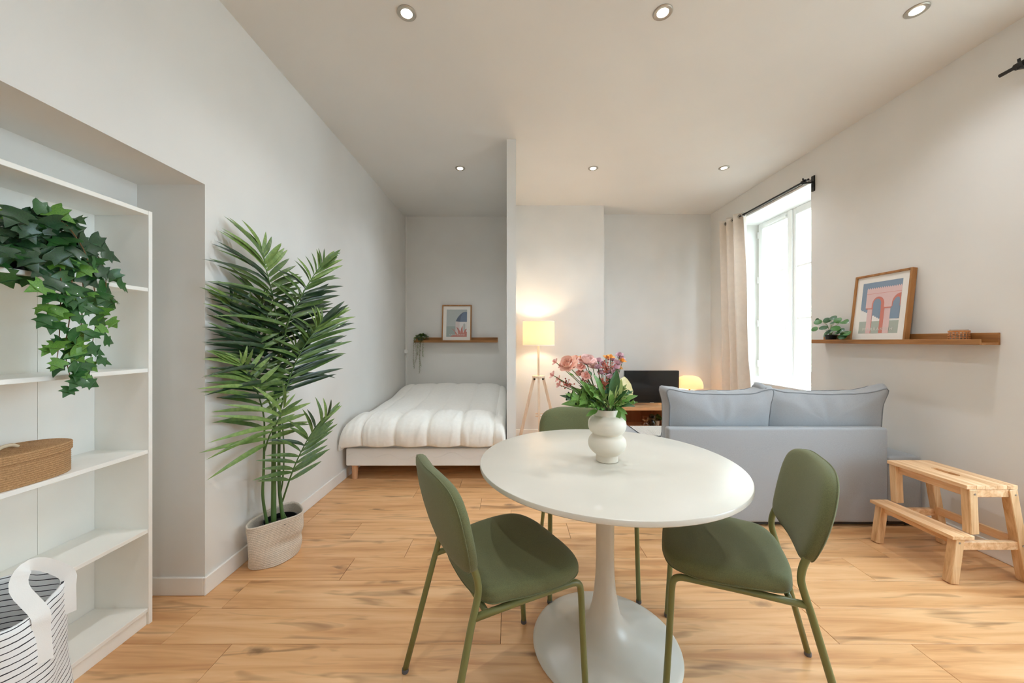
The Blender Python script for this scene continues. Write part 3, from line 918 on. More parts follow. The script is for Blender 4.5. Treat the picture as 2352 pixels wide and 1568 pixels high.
# ================================================================ BED ALCOVE
bed = thing('bed_base', 'white upholstered bed base on beech legs in the alcove', 'bed', (-0.755, 3.20, 0))
BW, BL = 1.40, 1.89
MB().box(-BW / 2, BW / 2, 0, BL, 0.132, 0.288).build('base_box', M_BASEF, bed, True, bevel=0.014, bsegs=3)
for sx in (-1, 1):
    for yy in (0.06, BL - 0.06):
        MB().lathe([(0.022, 0), (0.0225, 0.004), (0.029, 0.132)], (sx * (BW / 2 - 0.055), yy, 0), 20).build('leg', M_BEDLEG, bed, True, angle=0.8)
pts = [(-BW / 2 + 0.02 + i * 0.0135, -0.0008, 0.222 + 0.022 * math.sin(i * 0.30) + 0.01 * math.sin(i * 0.11 + 1)) for i in range(101)]
MB().tube(pts, 0.0016, 5).build('quilting_seam', M_BASEF, bed, True)
mt = MB().box(-0.69, 0.69, 0.02, BL - 0.005, 0.2885, 0.47).build('mattress', M_BASEF, None, True, bevel=0.035, bsegs=4)
mt.location = (-0.755, 3.20, 0)
tag(mt, 'thick white mattress under the duvet on the bed', 'mattress')
# duvet: channel-quilted, draped over the foot of the bed
XA, XB = -1.478, -0.046
def duvet(u, v):
    e = 7.0
    sx = 2 * u - 1
    x1 = math.copysign(1 - (1 - abs(sx)) ** 2.1, sx)
    X = (XA + XB) / 2 + (XB - XA) / 2 * x1
    S = max(0.0, 1 - abs(x1) ** e) ** (1 / e)
    zb = 0.285
    if v < 0.62:
        q = v / 0.62
        Y = 5.095 - q * (5.095 - 3.42)
        ztop = 0.555 + 0.115 * math.exp(-((q - 0.16) / 0.20) ** 2) - 0.012 * math.sin(q * 9)
        if q < 0.08: ztop -= 0.10 * (1 - q / 0.08) ** 2
        ny, nzv = 0.0, 1.0
        z = zb + (ztop - zb) * S
        fr = max(0, (q - 0.6) / 0.4)
    else:
        ph = (v - 0.62) / 0.38 * PI * 0.60
        ee = 2.5
        cc, ss = math.cos(ph), math.sin(ph)
        Y = 3.42 - 0.30 * max(0, ss) ** (2 / ee)
        T = math.copysign(abs(cc) ** (2 / ee), cc)
        mid = 0.405
        top = 0.567
        zz = mid + (top - mid) * T if T > 0 else mid + (mid - 0.292) * T * 2.0
        zz = max(zz, 0.291)
        if T <= 0: zz += 0.012 * (1 - abs(math.sin(PI * (X + 1.29) / 0.285)))
        if ph > PI / 2: Y = 3.42 - 0.30 * max(0, math.sin(ph)) ** (2 / ee) + 0.03 * (ph - PI / 2)
        z = zb + (zz - zb) * (S if S > 0.0 else 0)
        ny, nzv = -max(0, ss), max(0, cc)
        fr = 1.0
    ds = abs(((X + 1.29 + 0.006 * nz(X * 2, Y * 3, 8)) / 0.285 + 0.5) % 1.0 - 0.5) * 0.285
    a = 1 - math.exp(-ds / 0.028)
    puff = (0.019 + 0.022 * fr) * (a - 0.6) * S
    wr = 0.010 * nz(X * 9, Y * 2.2 + z * 2, 0.3) * (0.2 + 0.8 * fr) + 0.010 * max(0, nz(X * 22 + 3 * v, v * 7, 4.2)) * fr + 0.012 * nz(X * 3, Y * 3, 7)
    wr += 0.005 * math.sin(X * 90 + 6 * nz(X * 5, Y * 4, 1)) * fr * (1 - a) * 0.8
    k = (puff + wr) * min(1, S * 1.2)
    return Vector((X, Y + ny * k, max(0.2905, z + max(nzv, 0.15) * k)))
dv = MB().grid(duvet, 300, 170).build('duvet', M_DUVET, None, True)
md = dv.modifiers.new('thickness', 'SOLIDIFY'); md.thickness = 0.012; md.offset = -1
tag(dv, 'puffy white channel-quilted duvet covering the alcove bed', 'duvet')

# ---- picture ledges
def ledge(name, label, loc, rz, length=1.15):
    t = thing(name, label, 'shelf', loc, rz)
    # local: x along, y=0 at wall, -y into the room, z from underside
    MB().box(-length / 2, length / 2, -0.012, 0, 0, 0.070).build('back_rail', M_OAK, t, bevel=0.0012, bsegs=1)
    MB().box(-length / 2, length / 2, -0.106, -0.012, 0, 0.013).build('ledge_board', M_OAK, t, bevel=0.0008, bsegs=1)
    MB().box(-length / 2, length / 2, -0.118, -0.106, 0, 0.032).build('front_lip', M_OAK, t, bevel=0.0012, bsegs=1)
    return t
ledge('picture_ledge', 'long oak picture ledge on the alcove wall above the bed', (-0.763, Y_ALC, 1.208), 0)
ledge('picture_ledge', 'long oak picture ledge on the right wall next to the window', (XR, 2.625, 1.213), -PI / 2)

def text_mesh(txt, width, height, m, name='lettering'):
    cu = bpy.data.curves.new('lettering', 'FONT')
    cu.body = txt
    cu.align_x = 'CENTER'
    cu.space_character = 1.15
    o = bpy.data.objects.new('lettering', cu)
    COL.objects.link(o)
    bpy.context.view_layer.update()
    me = bpy.data.meshes.new_from_object(o.evaluated_get(bpy.context.evaluated_depsgraph_get()))
    bpy.data.objects.remove(o); bpy.data.curves.remove(cu)
    xs = [v.co.x for v in me.vertices]; ys_ = [v.co.y for v in me.vertices]
    sx, sy = width / (max(xs) - min(xs)), height / (max(ys_) - min(ys_))
    cx = (max(xs) + min(xs)) / 2; y0 = min(ys_)
    for v in me.vertices:
        v.co = ((v.co.x - cx) * sx, 0, (v.co.y - y0) * sy)
    me.materials.clear(); me.materials.append(m)
    return me

def ink(rgb):
    return mat('print_ink_%d_%d_%d' % rgb, rgb, 0.55, var=0.01)

def poster(label, loc, rz, lean, shapes, title, tcol, tw, tz, tx):
    W, Hh, D, FR = 0.41, 0.51, 0.034, 0.015
    t = thing('framed_print', label, 'picture', loc)
    t.rotation_euler = (-lean, 0, rz)
    f = MB()
    f.box(-W / 2, -W / 2 + FR, -D, 0, 0, Hh); f.box(W / 2 - FR, W / 2, -D, 0, 0, Hh)
    f.box(-W / 2 + FR, W / 2 - FR, -D, 0, 0, FR); f.box(-W / 2 + FR, W / 2 - FR, -D, 0, Hh - FR, Hh)
    f.build('frame', M_OAKF, t, bevel=0.001, bsegs=1)
    yb = -D + 0.011
    MB().box(-W / 2 + FR, W / 2 - FR, yb, yb + 0.004, FR, Hh - FR).build('mat_board', M_PAPER, t)
    pw_, ph_ = 0.285, 0.385
    x0, z0 = -pw_ / 2, (Hh - ph_) / 2
    mats, idx, mb = [], {}, MB()
    for i, (col, poly) in enumerate(shapes):
        if col not in idx:
            idx[col] = len(mats); mats.append(ink(col))
        mb.cur = idx[col]
        mb.poly([(x0 + pw_ * min(1, max(0, u)), yb - 0.0002 - 0.00012 * i, z0 + ph_ * min(1, max(0, v))) for u, v in poly])
    pr = mb.build('print', mats, t, recalc=False)
    le = link('lettering', text_mesh(title, pw_ * tw, 0.021, ink(tcol)), pr)
    le.location = (x0 + pw_ * tx, yb - 0.0002 - 0.00012 * (len(shapes) + 1), z0 + ph_ * tz)
    g = mat('picture_glass', (255, 255, 255), 0.03) if False else None
    return t

def rect(a, b, c, d): return [(a, b), (c, b), (c, d), (a, d)]
def arch(u0, u1, v0, vs, n=18, ky=1.0):
    r = (u1 - u0) / 2; cx = (u0 + u1) / 2
    return [(u0, v0), (u1, v0)] + [(cx + r * math.cos(PI * k / n), vs + r * ky * math.sin(PI * k / n)) for k in range(n + 1)]
SKY, PINK, RED, WHT, GRN = (134, 152, 172), (224, 192, 190), (208, 128, 114), (234, 231, 228), (172, 180, 170)
mk = [(SKY, rect(0, 0, 1, 1))]
st = [(0, 0.23), (1, 0.23), (1, 0.27), (0.55, 0.27)]
x, z = 0.55, 0.27
while x > 0.001:
    z += 0.02; st.append((x, z)); x -= 0.058; st.append((max(x, 0), z))
mk += [(WHT, st), (GRN, rect(0, 0, 1, 0.235))]
top = [(0.13, 0.50), (1, 0.50), (1, 0.86)]
nt_ = 17
for k in range(nt_):
    uu = 1 - (k + 0.5) / nt_ * 0.87
    top += [(uu + 0.006, 0.895), (uu - 0.006, 0.895), (1 - (k + 1) / nt_ * 0.87, 0.865)]
mk += [(PINK, top), (RED, rect(0.13, 0.772, 1, 0.778))]
mk += [(PINK, rect(0.19, 0, 0.315, 0.5)), (PINK, rect(0.63, 0, 0.78, 0.5))]
mk += [(RED, arch(0.295, 0.61, 0.47, 0.56, ky=0.95)), (RED, rect(0.315, 0, 0.335, 0.5)), (RED, rect(0.535, 0, 0.63, 0.50))]
mk += [(SKY, arch(0.325, 0.53, 0.27, 0.57, ky=1.0)), (SKY, arch(0.335, 0.535, 0.27, 0.5, ky=0.1))]
mk += [(WHT, [(0.335, 0.23), (0.535, 0.23), (0.535, 0.28), (0.49, 0.28), (0.49, 0.30), (0.44, 0.30), (0.44, 0.32), (0.39, 0.32), (0.39, 0.345), (0.335, 0.345)]), (GRN, rect(0.335, 0, 0.535, 0.235))]
mk += [(RED, arch(0.80, 1.20, 0.5, 0.56, ky=0.9)), (SKY, [(0.82, 0.27), (0.985, 0.27), (0.985, 0.60), (0.97, 0.655), (0.93, 0.67), (0.88, 0.65), (0.83, 0.59), (0.82, 0.55)]), (SKY, rect(0.78, 0.27, 1.0, 0.5))]
mk += [(RED, rect(0.15, 0.475, 0.33, 0.495)), (RED, rect(0.61, 0.475, 0.80, 0.495))]
LEAN = 0.115
poster('oak-framed print of pink arches leaning on the right wall ledge', (XR - 0.058, 2.672, 1.2262), -PI / 2, LEAN, mk, 'MARRAKESH', (214, 212, 204), 0.76, 0.055, 0.50)

BGS, SEA, DOME, DOME2, WHS, PKS, AGV, DOOR = (182, 188, 186), (158, 168, 164), (112, 128, 150), (96, 106, 126), (226, 222, 220), (214, 202, 200), (194, 128, 118), (186, 190, 186)
sa = [(BGS, rect(0, 0, 1, 1)), (SEA, rect(0, 0, 0.46, 0.385)), (PKS, rect(0.44, 0, 0.65, 0.55)), (WHS, rect(0.64, 0, 1, 0.55))]
dm = [(0.46, 0.575), (0.66, 0.545), (1, 0.545), (1, 0.915), (0.90, 0.915), (0.78, 0.885), (0.64, 0.80), (0.54, 0.70), (0.49, 0.63)]
sa += [(DOME2, dm), (DOME, [(0.66, 0.545), (1, 0.545), (1, 0.915), (0.90, 0.915), (0.78, 0.84), (0.70, 0.72)])]
sa += [(DOOR, arch(0.82, 0.92, 0.22, 0.44))]
for pts in ([(0.62, 0.0), (0.50, 0.14), (0.36, 0.26), (0.22, 0.32), (0.40, 0.20), (0.48, 0.0)], [(0.72, 0.0), (0.66, 0.22), (0.58, 0.32), (0.48, 0.36), (0.56, 0.24), (0.60, 0.0)],
            [(0.84, 0.0), (0.80, 0.24), (0.79, 0.41), (0.73, 0.32), (0.69, 0.20), (0.68, 0.0)], [(0.80, 0.0), (0.84, 0.18), (0.90, 0.26), (1.0, 0.30), (0.95, 0.2), (1.0, 0.18), (1.0, 0.0)],
            [(0.18, 0.0), (0.30, 0.06), (0.60, 0.10), (1, 0.16), (1, 0)]):
    sa.append((AGV, pts))
poster('oak-framed print of a blue dome and red agave leaning above the bed', (-0.758, Y_ALC - 0.058, 1.2212), 0, LEAN, sa, 'SANTORINI', (214, 206, 200), 0.74, 0.05, 0.52)

# ---- string-of-pearls plant on the alcove ledge
M_TRAIL = leafmat('trailing_green', (136, 162, 88), (100, 132, 66), 0.5)
tl = thing('trailing_plant', 'small bushy plant with thin hanging strands on the alcove ledge', 'plant', (-1.262, Y_ALC - 0.062, 1.2212))
MB().lathe([(0.030, 0), (0.040, 0.05), (0.036, 0.05), (0.034, 0.04), (0.0005, 0.04)], (0, 0, 0), 24, True, False).build('pot', mat('grey_pot', (120, 122, 124), 0.6, var=0.05), tl, True, angle=0.7)
R = random.Random(21)
SMALL = [(0.0, 0.0), (0.22, 0.18), (0.30, 0.5), (0.20, 0.82), (0.0, 1.0)]
tleaf = [leaf_mesh('leaf', SMALL, m_, 0.3, 0.3) for m_ in (M_TRAIL, M_PALM_M)]
ROUND = [(0.0, 0.0), (0.30, 0.06), (0.46, 0.26), (0.50, 0.5), (0.42, 0.78), (0.22, 0.95), (0.0, 1.0)]
tround = leaf_mesh('leaf', ROUND, M_PALM_M, 0.15, 0.2)
for i in range(60):
    a, el = R.uniform(0, 2 * PI), R.uniform(0.0, 1.3)
    d = Vector((math.cos(a) * math.cos(el), math.sin(a) * math.cos(el) * 0.6, math.sin(el)))
    p = Vector((0.02, 0, 0.045)) + Vector((d.x * 0.075, d.y * 0.055, d.z * 0.05)) * R.uniform(0.6, 1.0)
    if p.y > 0.045: p.y = 0.04
    lf = link('leaf', tround if R.random() < 0.5 else R.choice(tleaf), tl)
    frame_mat(lf, d + Vector((0, -0.3, -0.2)), d + Vector((0, -0.5, 0.4)), R.uniform(0.032, 0.048), p)
strands = [(-0.07, 0.40, 0.0), (-0.055, 0.33, 0.012), (-0.015, 0.22, 0.0), (0.015, 0.46, 0.0), (0.03, 0.36, -0.012), (0.055, 0.24, 0.0)]
for dx_, ln, ddx in strands:
    p = [Vector((dx_ * 0.3, -0.01, 0.045)), Vector((dx_ * 0.8, -0.05, 0.062)), Vector((dx_, -0.066, 0.03)), Vector((dx_ + ddx, -0.068, -0.06 - 0.0)), Vector((dx_ + ddx * 2 + R.uniform(-.006, .006), -0.068, -ln * 0.6)), Vector((dx_ + R.uniform(-.01, .01), -0.068, -ln + 0.03))]
    sp = spline(p, 40)
    sb = MB().tube(sp, 0.0012, 5)
    so = sb.build('strand', M_VINE, tl, True)
    lb = MB()
    for k in range(4, 40):
        for s in (-1, 1):
            c = sp[k]
            d = Vector((s * 0.8, -0.5 + R.uniform(-.3, .3), R.uniform(-.6, .2))).normalized()
            n_ = d.cross(Vector((0, 0, 1))).normalized() * 0.0085
            ll = R.uniform(0.013, 0.019)
            lb.add([c, c + d * ll * 0.5 + n_ + Vector((0, 0, .002)), c + d * ll, c + d * ll * 0.5 - n_ - Vector((0, 0, .002))], [(0, 1, 2, 3)])
    tag(lb.build('strand_leaves', M_TRAIL, so, recalc=False), kind='stuff')

# ================================================================ CORNER WITH THE LAMPS AND THE TELEVISION
def shade_mat(name, col, emit=0.0):
    m, nt, b = nodes_of(name)
    nt.nodes.remove(b)
    N, L = nt.nodes.new, nt.links.new
    d = N('ShaderNodeBsdfDiffuse'); d.inputs[0].default_value = rgba(col)
    t = N('ShaderNodeBsdfTranslucent'); t.inputs[0].default_value = rgba(col)
    tc = N('ShaderNodeTexCoord'); nn = N('ShaderNodeTexNoise'); nn.inputs['Scale'].default_value = 180
    L(tc.outputs['Object'], nn.inputs['Vector'])
    bp = N('ShaderNodeBump'); bp.inputs['Strength'].default_value = 0.15; bp.inputs['Distance'].default_value = 0.001
    L(nn.outputs['Fac'], bp.inputs['Height']); L(bp.outputs['Normal'], d.inputs['Normal'])
    mx = N('ShaderNodeMixShader'); mx.inputs[0].default_value = 0.5
    L(d.outputs[0], mx.inputs[1]); L(t.outputs[0], mx.inputs[2])
    L(mx.outputs[0], nt.nodes['Material Output'].inputs['Surface'])
    return m
M_SHADE = shade_mat('lamp_linen', (244, 232, 214))
M_OPAL = shade_mat('opal_glass', (246, 232, 212))
M_BULB = emat('warm_bulb', (255, 214, 150), 18.0)
def bulb(parent, z, energy, r=0.03):
    MB().sphere((0, 0, z), r, 16, 10).build('bulb', M_BULB, parent, True)
    d = bpy.data.lights.new('lamp_glow', 'POINT')
    d.energy = energy; d.color = (1.0, 0.78, 0.52); d.shadow_soft_size = r * 1.25
    o = bpy.data.objects.new('lamp_glow', d); COL.objects.link(o); o.parent = parent; o.location = (0, 0, z)
fl_ = thing('floor_lamp', 'pale wooden tripod floor lamp with lit white drum shade', 'lamp', (0.332, 4.40, 0))
legs = [math.radians(a) for a in (195, 315, 75)]
legs = [math.radians(a) for a in (190, -8, 268)]
for a in legs:
    c = Vector((math.cos(a), math.sin(a), 0))
    rr_ = 0.245 if abs(math.sin(a)) < 0.5 else 0.20
    lg = MB().bar(c * rr_ + Vector((0, 0, 0.006)), c * 0.055 + Vector((0, 0, 0.795)), 0.024, 0.034, up=c)
    lg.build('leg', M_BEECH, fl_, bevel=0.003)
MB().lathe([(0.074, 0.785), (0.078, 0.789), (0.078, 0.808), (0.074, 0.812)], (0, 0, 0), 36).build('leg_hub', M_BEECH, fl_, True, angle=0.6)
MB().tube([(0, 0, 0.81), (0, 0, 1.30)], 0.0125, 14).build('pole', M_BEECH, fl_, True, angle=0.8)
for zz in (0.375, 0.345):
    MB().tube([(-0.045, -0.112 - (0.375 - zz) * 0.2, zz), (0.045, -0.112 - (0.375 - zz) * 0.2, zz)], 0.008, 10).build('dowel', M_BEECH, fl_, True, angle=0.8)
for sx in (-1, 1):
    MB().tube([(sx * 0.05, -0.02, 0.772), (sx * 0.05, -0.034, 0.772)], 0.011, 12).build('bolt', M_BLACKM, fl_, True, angle=0.8)
sh = MB(); rs, zs0, zs1 = 0.191, 1.180, 1.466
sh.lathe([(rs, zs0), (rs, zs1), (rs - 0.002, zs1), (rs - 0.002, zs0)], (0, 0, 0), 64, False, False)
so = sh.build('lamp_shade', M_SHADE, fl_, True, angle=0.5)
for zz in (zs0, zs1):
    MB().lathe([(rs + 0.0015, zz - 0.004), (rs + 0.0015, zz + 0.004), (rs - 0.003, zz + 0.004), (rs - 0.003, zz - 0.004), (rs + 0.0015, zz - 0.004)], (0, 0, 0), 64, False, False).build('shade_rim', M_DUVET, so, True, angle=0.5)
sp_m = MB()
for k in range(3):
    a = 2 * PI * k / 3
    sp_m.tube([(0, 0, 1.300), (math.cos(a) * (rs - 0.001), math.sin(a) * (rs - 0.001), 1.20)], 0.002, 6)
sp_m.build('shade_carrier', M_METAL, so)
bulb(fl_, 1.335, 15.0)

# ---- television bench and what stands on it
TX0, TX1, TY0, TY1 = 1.25, 2.52, 4.60, 4.995
tb = thing('tv_bench', 'low pale oak television bench with open shelf', 'tv bench', ((TX0 + TX1) / 2, (TY0 + TY1) / 2, 0))
hw, hd = (TX1 - TX0) / 2, (TY1 - TY0) / 2
MB().box(-hw, hw, -hd, hd, 0.35, 0.39).build('top_board', M_TVOAK, tb, bevel=0.003)
MB().box(-hw + 0.0005, hw - 0.0005, -hd + 0.004, hd, 0.078, 0.118).build('bottom_board', M_TVOAK, tb, bevel=0.003)
MB().box(-hw, -hw + 0.03, -hd + 0.002, hd - 0.001, 0.118, 0.35).build('side_panel', M_TVOAK, tb, bevel=0.002)
MB().box(hw - 0.03, hw, -hd + 0.002, hd - 0.001, 0.118, 0.35).build('side_panel', M_TVOAK, tb, bevel=0.002)
MB().box(0.085, 0.115, -hd + 0.004, hd - 0.012, 0.118, 0.35).build('divider', M_TVOAK, tb, bevel=0.002)
MB().box(-hw + 0.03, hw - 0.03, hd - 0.010, hd - 0.002, 0.118, 0.35).build('back_panel', M_TVBACK, tb)
for sx in (-1, 1):
    MB().box(sx * (hw - 0.06) - 0.02, sx * (hw - 0.06) + 0.02, -hd + 0.02, hd - 0.02, 0.0, 0.078).build('plinth_foot', M_TVOAK, tb, bevel=0.002)

tv = thing('television', 'flat black television on the oak bench', 'television', (1.838, 4.745, 0.39))
MB().box(-0.355, 0.355, 0.0, 0.045, 0.032, 0.452).build('housing', M_BLACK, tv, bevel=0.004)
mS = mat('tv_screen', (22, 18, 14), 0.16, spec=0.7, coat=0.3)
MB().box(-0.349, 0.349, -0.002, 0.0002, 0.046, 0.447).build('screen', mS, tv)
MB().box(-0.026, 0.026, -0.0035, 0.0, 0.035, 0.041).build('badge', mat('badge_silver', (170, 168, 164), 0.4, var=0.02), tv)
for sx in (-1, 1):
    MB().bar((sx * 0.27, -0.005, 0.036), (sx * 0.31, -0.085, 0.006), 0.028, 0.010).build('foot', M_BLACK, tv, bevel=0.002)
    MB().bar((sx * 0.27, 0.045, 0.036), (sx * 0.31, 0.115, 0.006), 0.028, 0.010).build('foot', M_BLACK, tv, bevel=0.002)
rc = thing('remote_control', 'small black remote lying on the oak bench beside the television foot', 'remote', (1.47, 4.66, 0.39), 0.5)
MB().box(-0.07, 0.07, -0.02, 0.02, 0, 0.016).build('case', M_BLACK, rc, True, bevel=0.005)
MB().box(-0.05, 0.05, -0.012, 0.012, 0.016, 0.0175).build('key_pad', mat('key_grey', (60, 60, 62), 0.6, var=0.05), rc)

tlp = thing('table_lamp', 'lit mushroom table lamp glowing warm beside the television', 'lamp', (2.355, 4.80, 0.39))
MB().lathe([(0.075, 0), (0.075, 0.010), (0.070, 0.014), (0.012, 0.016)], (0, 0, 0), 40).build('base', mat('brass', (196, 150, 86), 0.35, metal=0.8, var=0.03), tlp, True, angle=0.6)
MB().tube([(0, 0, 0.014), (0, 0, 0.30)], 0.011, 16).build('stem', MATS['brass'], tlp, True, angle=0.8)
prof = [(0.163, 0.225), (0.163, 0.262), (0.156, 0.300), (0.138, 0.338), (0.112, 0.364), (0.078, 0.377), (0.066, 0.379), (0.058, 0.374), (0.0008, 0.374)]
MB().lathe(prof + [(r - 0.003 if r > 0.01 else 0.0006, z - 0.003) for r, z in prof[::-1][:-1]] + [(0.160, 0.225), (0.163, 0.225)], (0, 0, 0), 64, False, False).build('shade', M_OPAL, tlp, True, angle=0.7)
bulb(tlp, 0.305, 13.0, 0.022)

def tinted_glass(name, col, rough=0.02):
    m, nt, b = nodes_of(name)
    nt.nodes.remove(b)
    N, L = nt.nodes.new, nt.links.new
    tr = N('ShaderNodeBsdfTransparent'); tr.inputs[0].default_value = rgba(col)
    gl = N('ShaderNodeBsdfGlossy'); gl.inputs['Roughness'].default_value = rough
    lw = N('ShaderNodeLayerWeight'); lw.inputs[0].default_value = 0.25
    mx = N('ShaderNodeMixShader'); L(lw.outputs['Facing'], mx.inputs[0]); L(tr.outputs[0], mx.inputs[1]); L(gl.outputs[0], mx.inputs[2])
    L(mx.outputs[0], nt.nodes['Material Output'].inputs['Surface'])
    return m
M_AMB = tinted_glass('amber_glass', (246, 228, 208))
M_SMK = tinted_glass('smoked_glass', (172, 182, 186))
def hourglass(label, m, loc, s):
    t = thing('glass_vase', label, 'vase', loc, 0, 'glass vases on the television bench')
    pr = [(0.036, 0), (0.044, 0.006), (0.045, 0.055), (0.040, 0.068), (0.020, 0.080), (0.020, 0.090), (0.040, 0.100), (0.043, 0.115), (0.042, 0.145), (0.040, 0.150)]
    inn = [(max(0.001, r - 0.005), z) for r, z in pr[::-1]]
    inn[-1] = (inn[-1][0], 0.008)
    MB().lathe([(r * s, z * s) for r, z in pr + inn], (0, 0, 0), 36, True, True).build('vase_body', m, t, True)
    return t
hourglass('clear amber hourglass vase on the lower bench shelf', M_AMB, (1.712, 4.635, 0.118), 1.0)
hourglass('dark smoked hourglass vase next to the clear amber one', M_SMK, (1.822, 4.69, 0.118), 1.05)
sp = thing('shelf_plant', 'small green plant in a pale pot on the lower bench shelf', 'plant', (1.905, 4.765, 0.118))
MB().lathe([(0.034, 0), (0.042, 0.07), (0.038, 0.07), (0.036, 0.06), (0.0005, 0.06)], (0, 0, 0), 28, True, False).build('pot', M_VASE, sp, True, angle=0.7)
for i in range(26):
    a = R.uniform(0, 2 * PI)
    d = Vector((math.cos(a) * 0.8, math.sin(a) * 0.8, R.uniform(0.2, 1.2)))
    lf = link('leaf', tleaf[i % 2], sp)
    frame_mat(lf, d, Vector((0, -0.6, 0.8)), R.uniform(0.05, 0.075), Vector((d.x * 0.03, d.y * 0.03, 0.062 + R.uniform(0, 0.05))))
# ================================================================ SOFA
SX0, SX1, SY0, SY1 = 0.838, 2.733, 2.41, 3.36
sf = thing('sofa', 'light grey fabric two-seat sofa seen from behind', 'sofa', (0, 0, 0))
sf.location = ((SX0 + SX1) / 2, SY0, 0)
cx = (SX0 + SX1) / 2
def soft_box(x0, x1, y0, y1, z0, z1, r=0.02, amp=0.003, n=26, seed=0):
    """box with rounded edges and a faint padded unevenness"""
    bm = bmesh.new()
    bmesh.ops.create_cube(bm, size=1.0)
    for v in bm.verts:
        v.co = Vector(((x0 + x1) / 2 + v.co.x * (x1 - x0), (y0 + y1) / 2 + v.co.y * (y1 - y0), (z0 + z1) / 2 + v.co.z * (z1 - z0)))
    bmesh.ops.bevel(bm, geom=bm.edges[:], offset=r, segments=4, profile=0.6, affect='EDGES')
    bmesh.ops.subdivide_edges(bm, edges=[e for e in bm.edges if e.calc_length() > 0.15], cuts=7, use_grid_fill=True)
    bm.normal_update()
    for v in bm.verts:
        p = v.co
        v.co = p + v.normal * (amp * nz(p.x * 4 + seed, p.y * 4, p.z * 4) + amp * 0.6 * nz(p.x * 11 + seed, p.y * 11, p.z * 11))
    return bm
def soft_part(name, m, parent, *a, **k):
    bm = soft_box(*a, **k)
    me = bpy.data.meshes.new(name); bm.to_mesh(me); bm.free()
    me.materials.append(m)
    me.polygons.foreach_set('use_smooth', [True] * len(me.polygons))
    return link(name, me, parent)
AW = 0.232
bk = soft_part('back_panel', M_SOFA, sf, 1.043 - cx, 2.502 - cx, 0, 0.062, 0.030, 0.657, r=0.018, amp=0.003)
soft_part('armrest', M_SOFA, sf, SX0 - cx, SX0 + AW - cx - 0.004, 0.004, SY1 - SY0, 0.030, 0.468, r=0.024, amp=0.003, seed=3)
ar = soft_part('armrest', M_SOFA, sf, SX1 - AW - cx + 0.004, SX1 - cx, 0.004, SY1 - SY0, 0.030, 0.468, r=0.024, amp=0.003, seed=6)
soft_part('seat_base', M_SOFA, sf, SX0 + AW - cx, SX1 - AW - cx, 0.06, SY1 - SY0 - 0.02, 0.030, 0.295, r=0.015, amp=0.002)
mid = (1.07 + 2.50) / 2 - cx
soft_part('seat_cushion', M_SOFA, sf, SX0 + AW - cx + 0.002, mid - 0.002, 0.066, SY1 - SY0, 0.297, 0.437, r=0.03, amp=0.005, seed=1)
soft_part('seat_cushion', M_SOFA, sf, mid + 0.002, SX1 - AW - cx - 0.002, 0.066, SY1 - SY0, 0.297, 0.437, r=0.03, amp=0.005, seed=2)
for x in (SX0 + 0.06, SX1 - 0.06):
    for y in (0.06, SY1 - SY0 - 0.06):
        MB().box(x - cx - 0.03, x - cx + 0.03, y - 0.03, y + 0.03, 0, 0.032).build('foot', M_BLACK, sf, bevel=0.003)
MB().box(SX0 - cx + 0.03, SX1 - cx - 0.03, 0.02, SY1 - SY0 - 0.03, 0.012, 0.030).build('base_plate', M_BLACK, sf)
# seams of the arms
for xa, xb in ((SX1 - AW + 0.006, SX1 - 0.002), (SX0 + 0.002, SX0 + AW - 0.006)):
    pts = [(xa - cx, 0.0035, 0.437), (xb - cx - 0.02, 0.0035, 0.437), (xb - cx - 0.004, 0.018, 0.437)]
    MB().tube(spline(pts, 12), 0.0022, 6).build('seam', M_PIPING, sf, True)

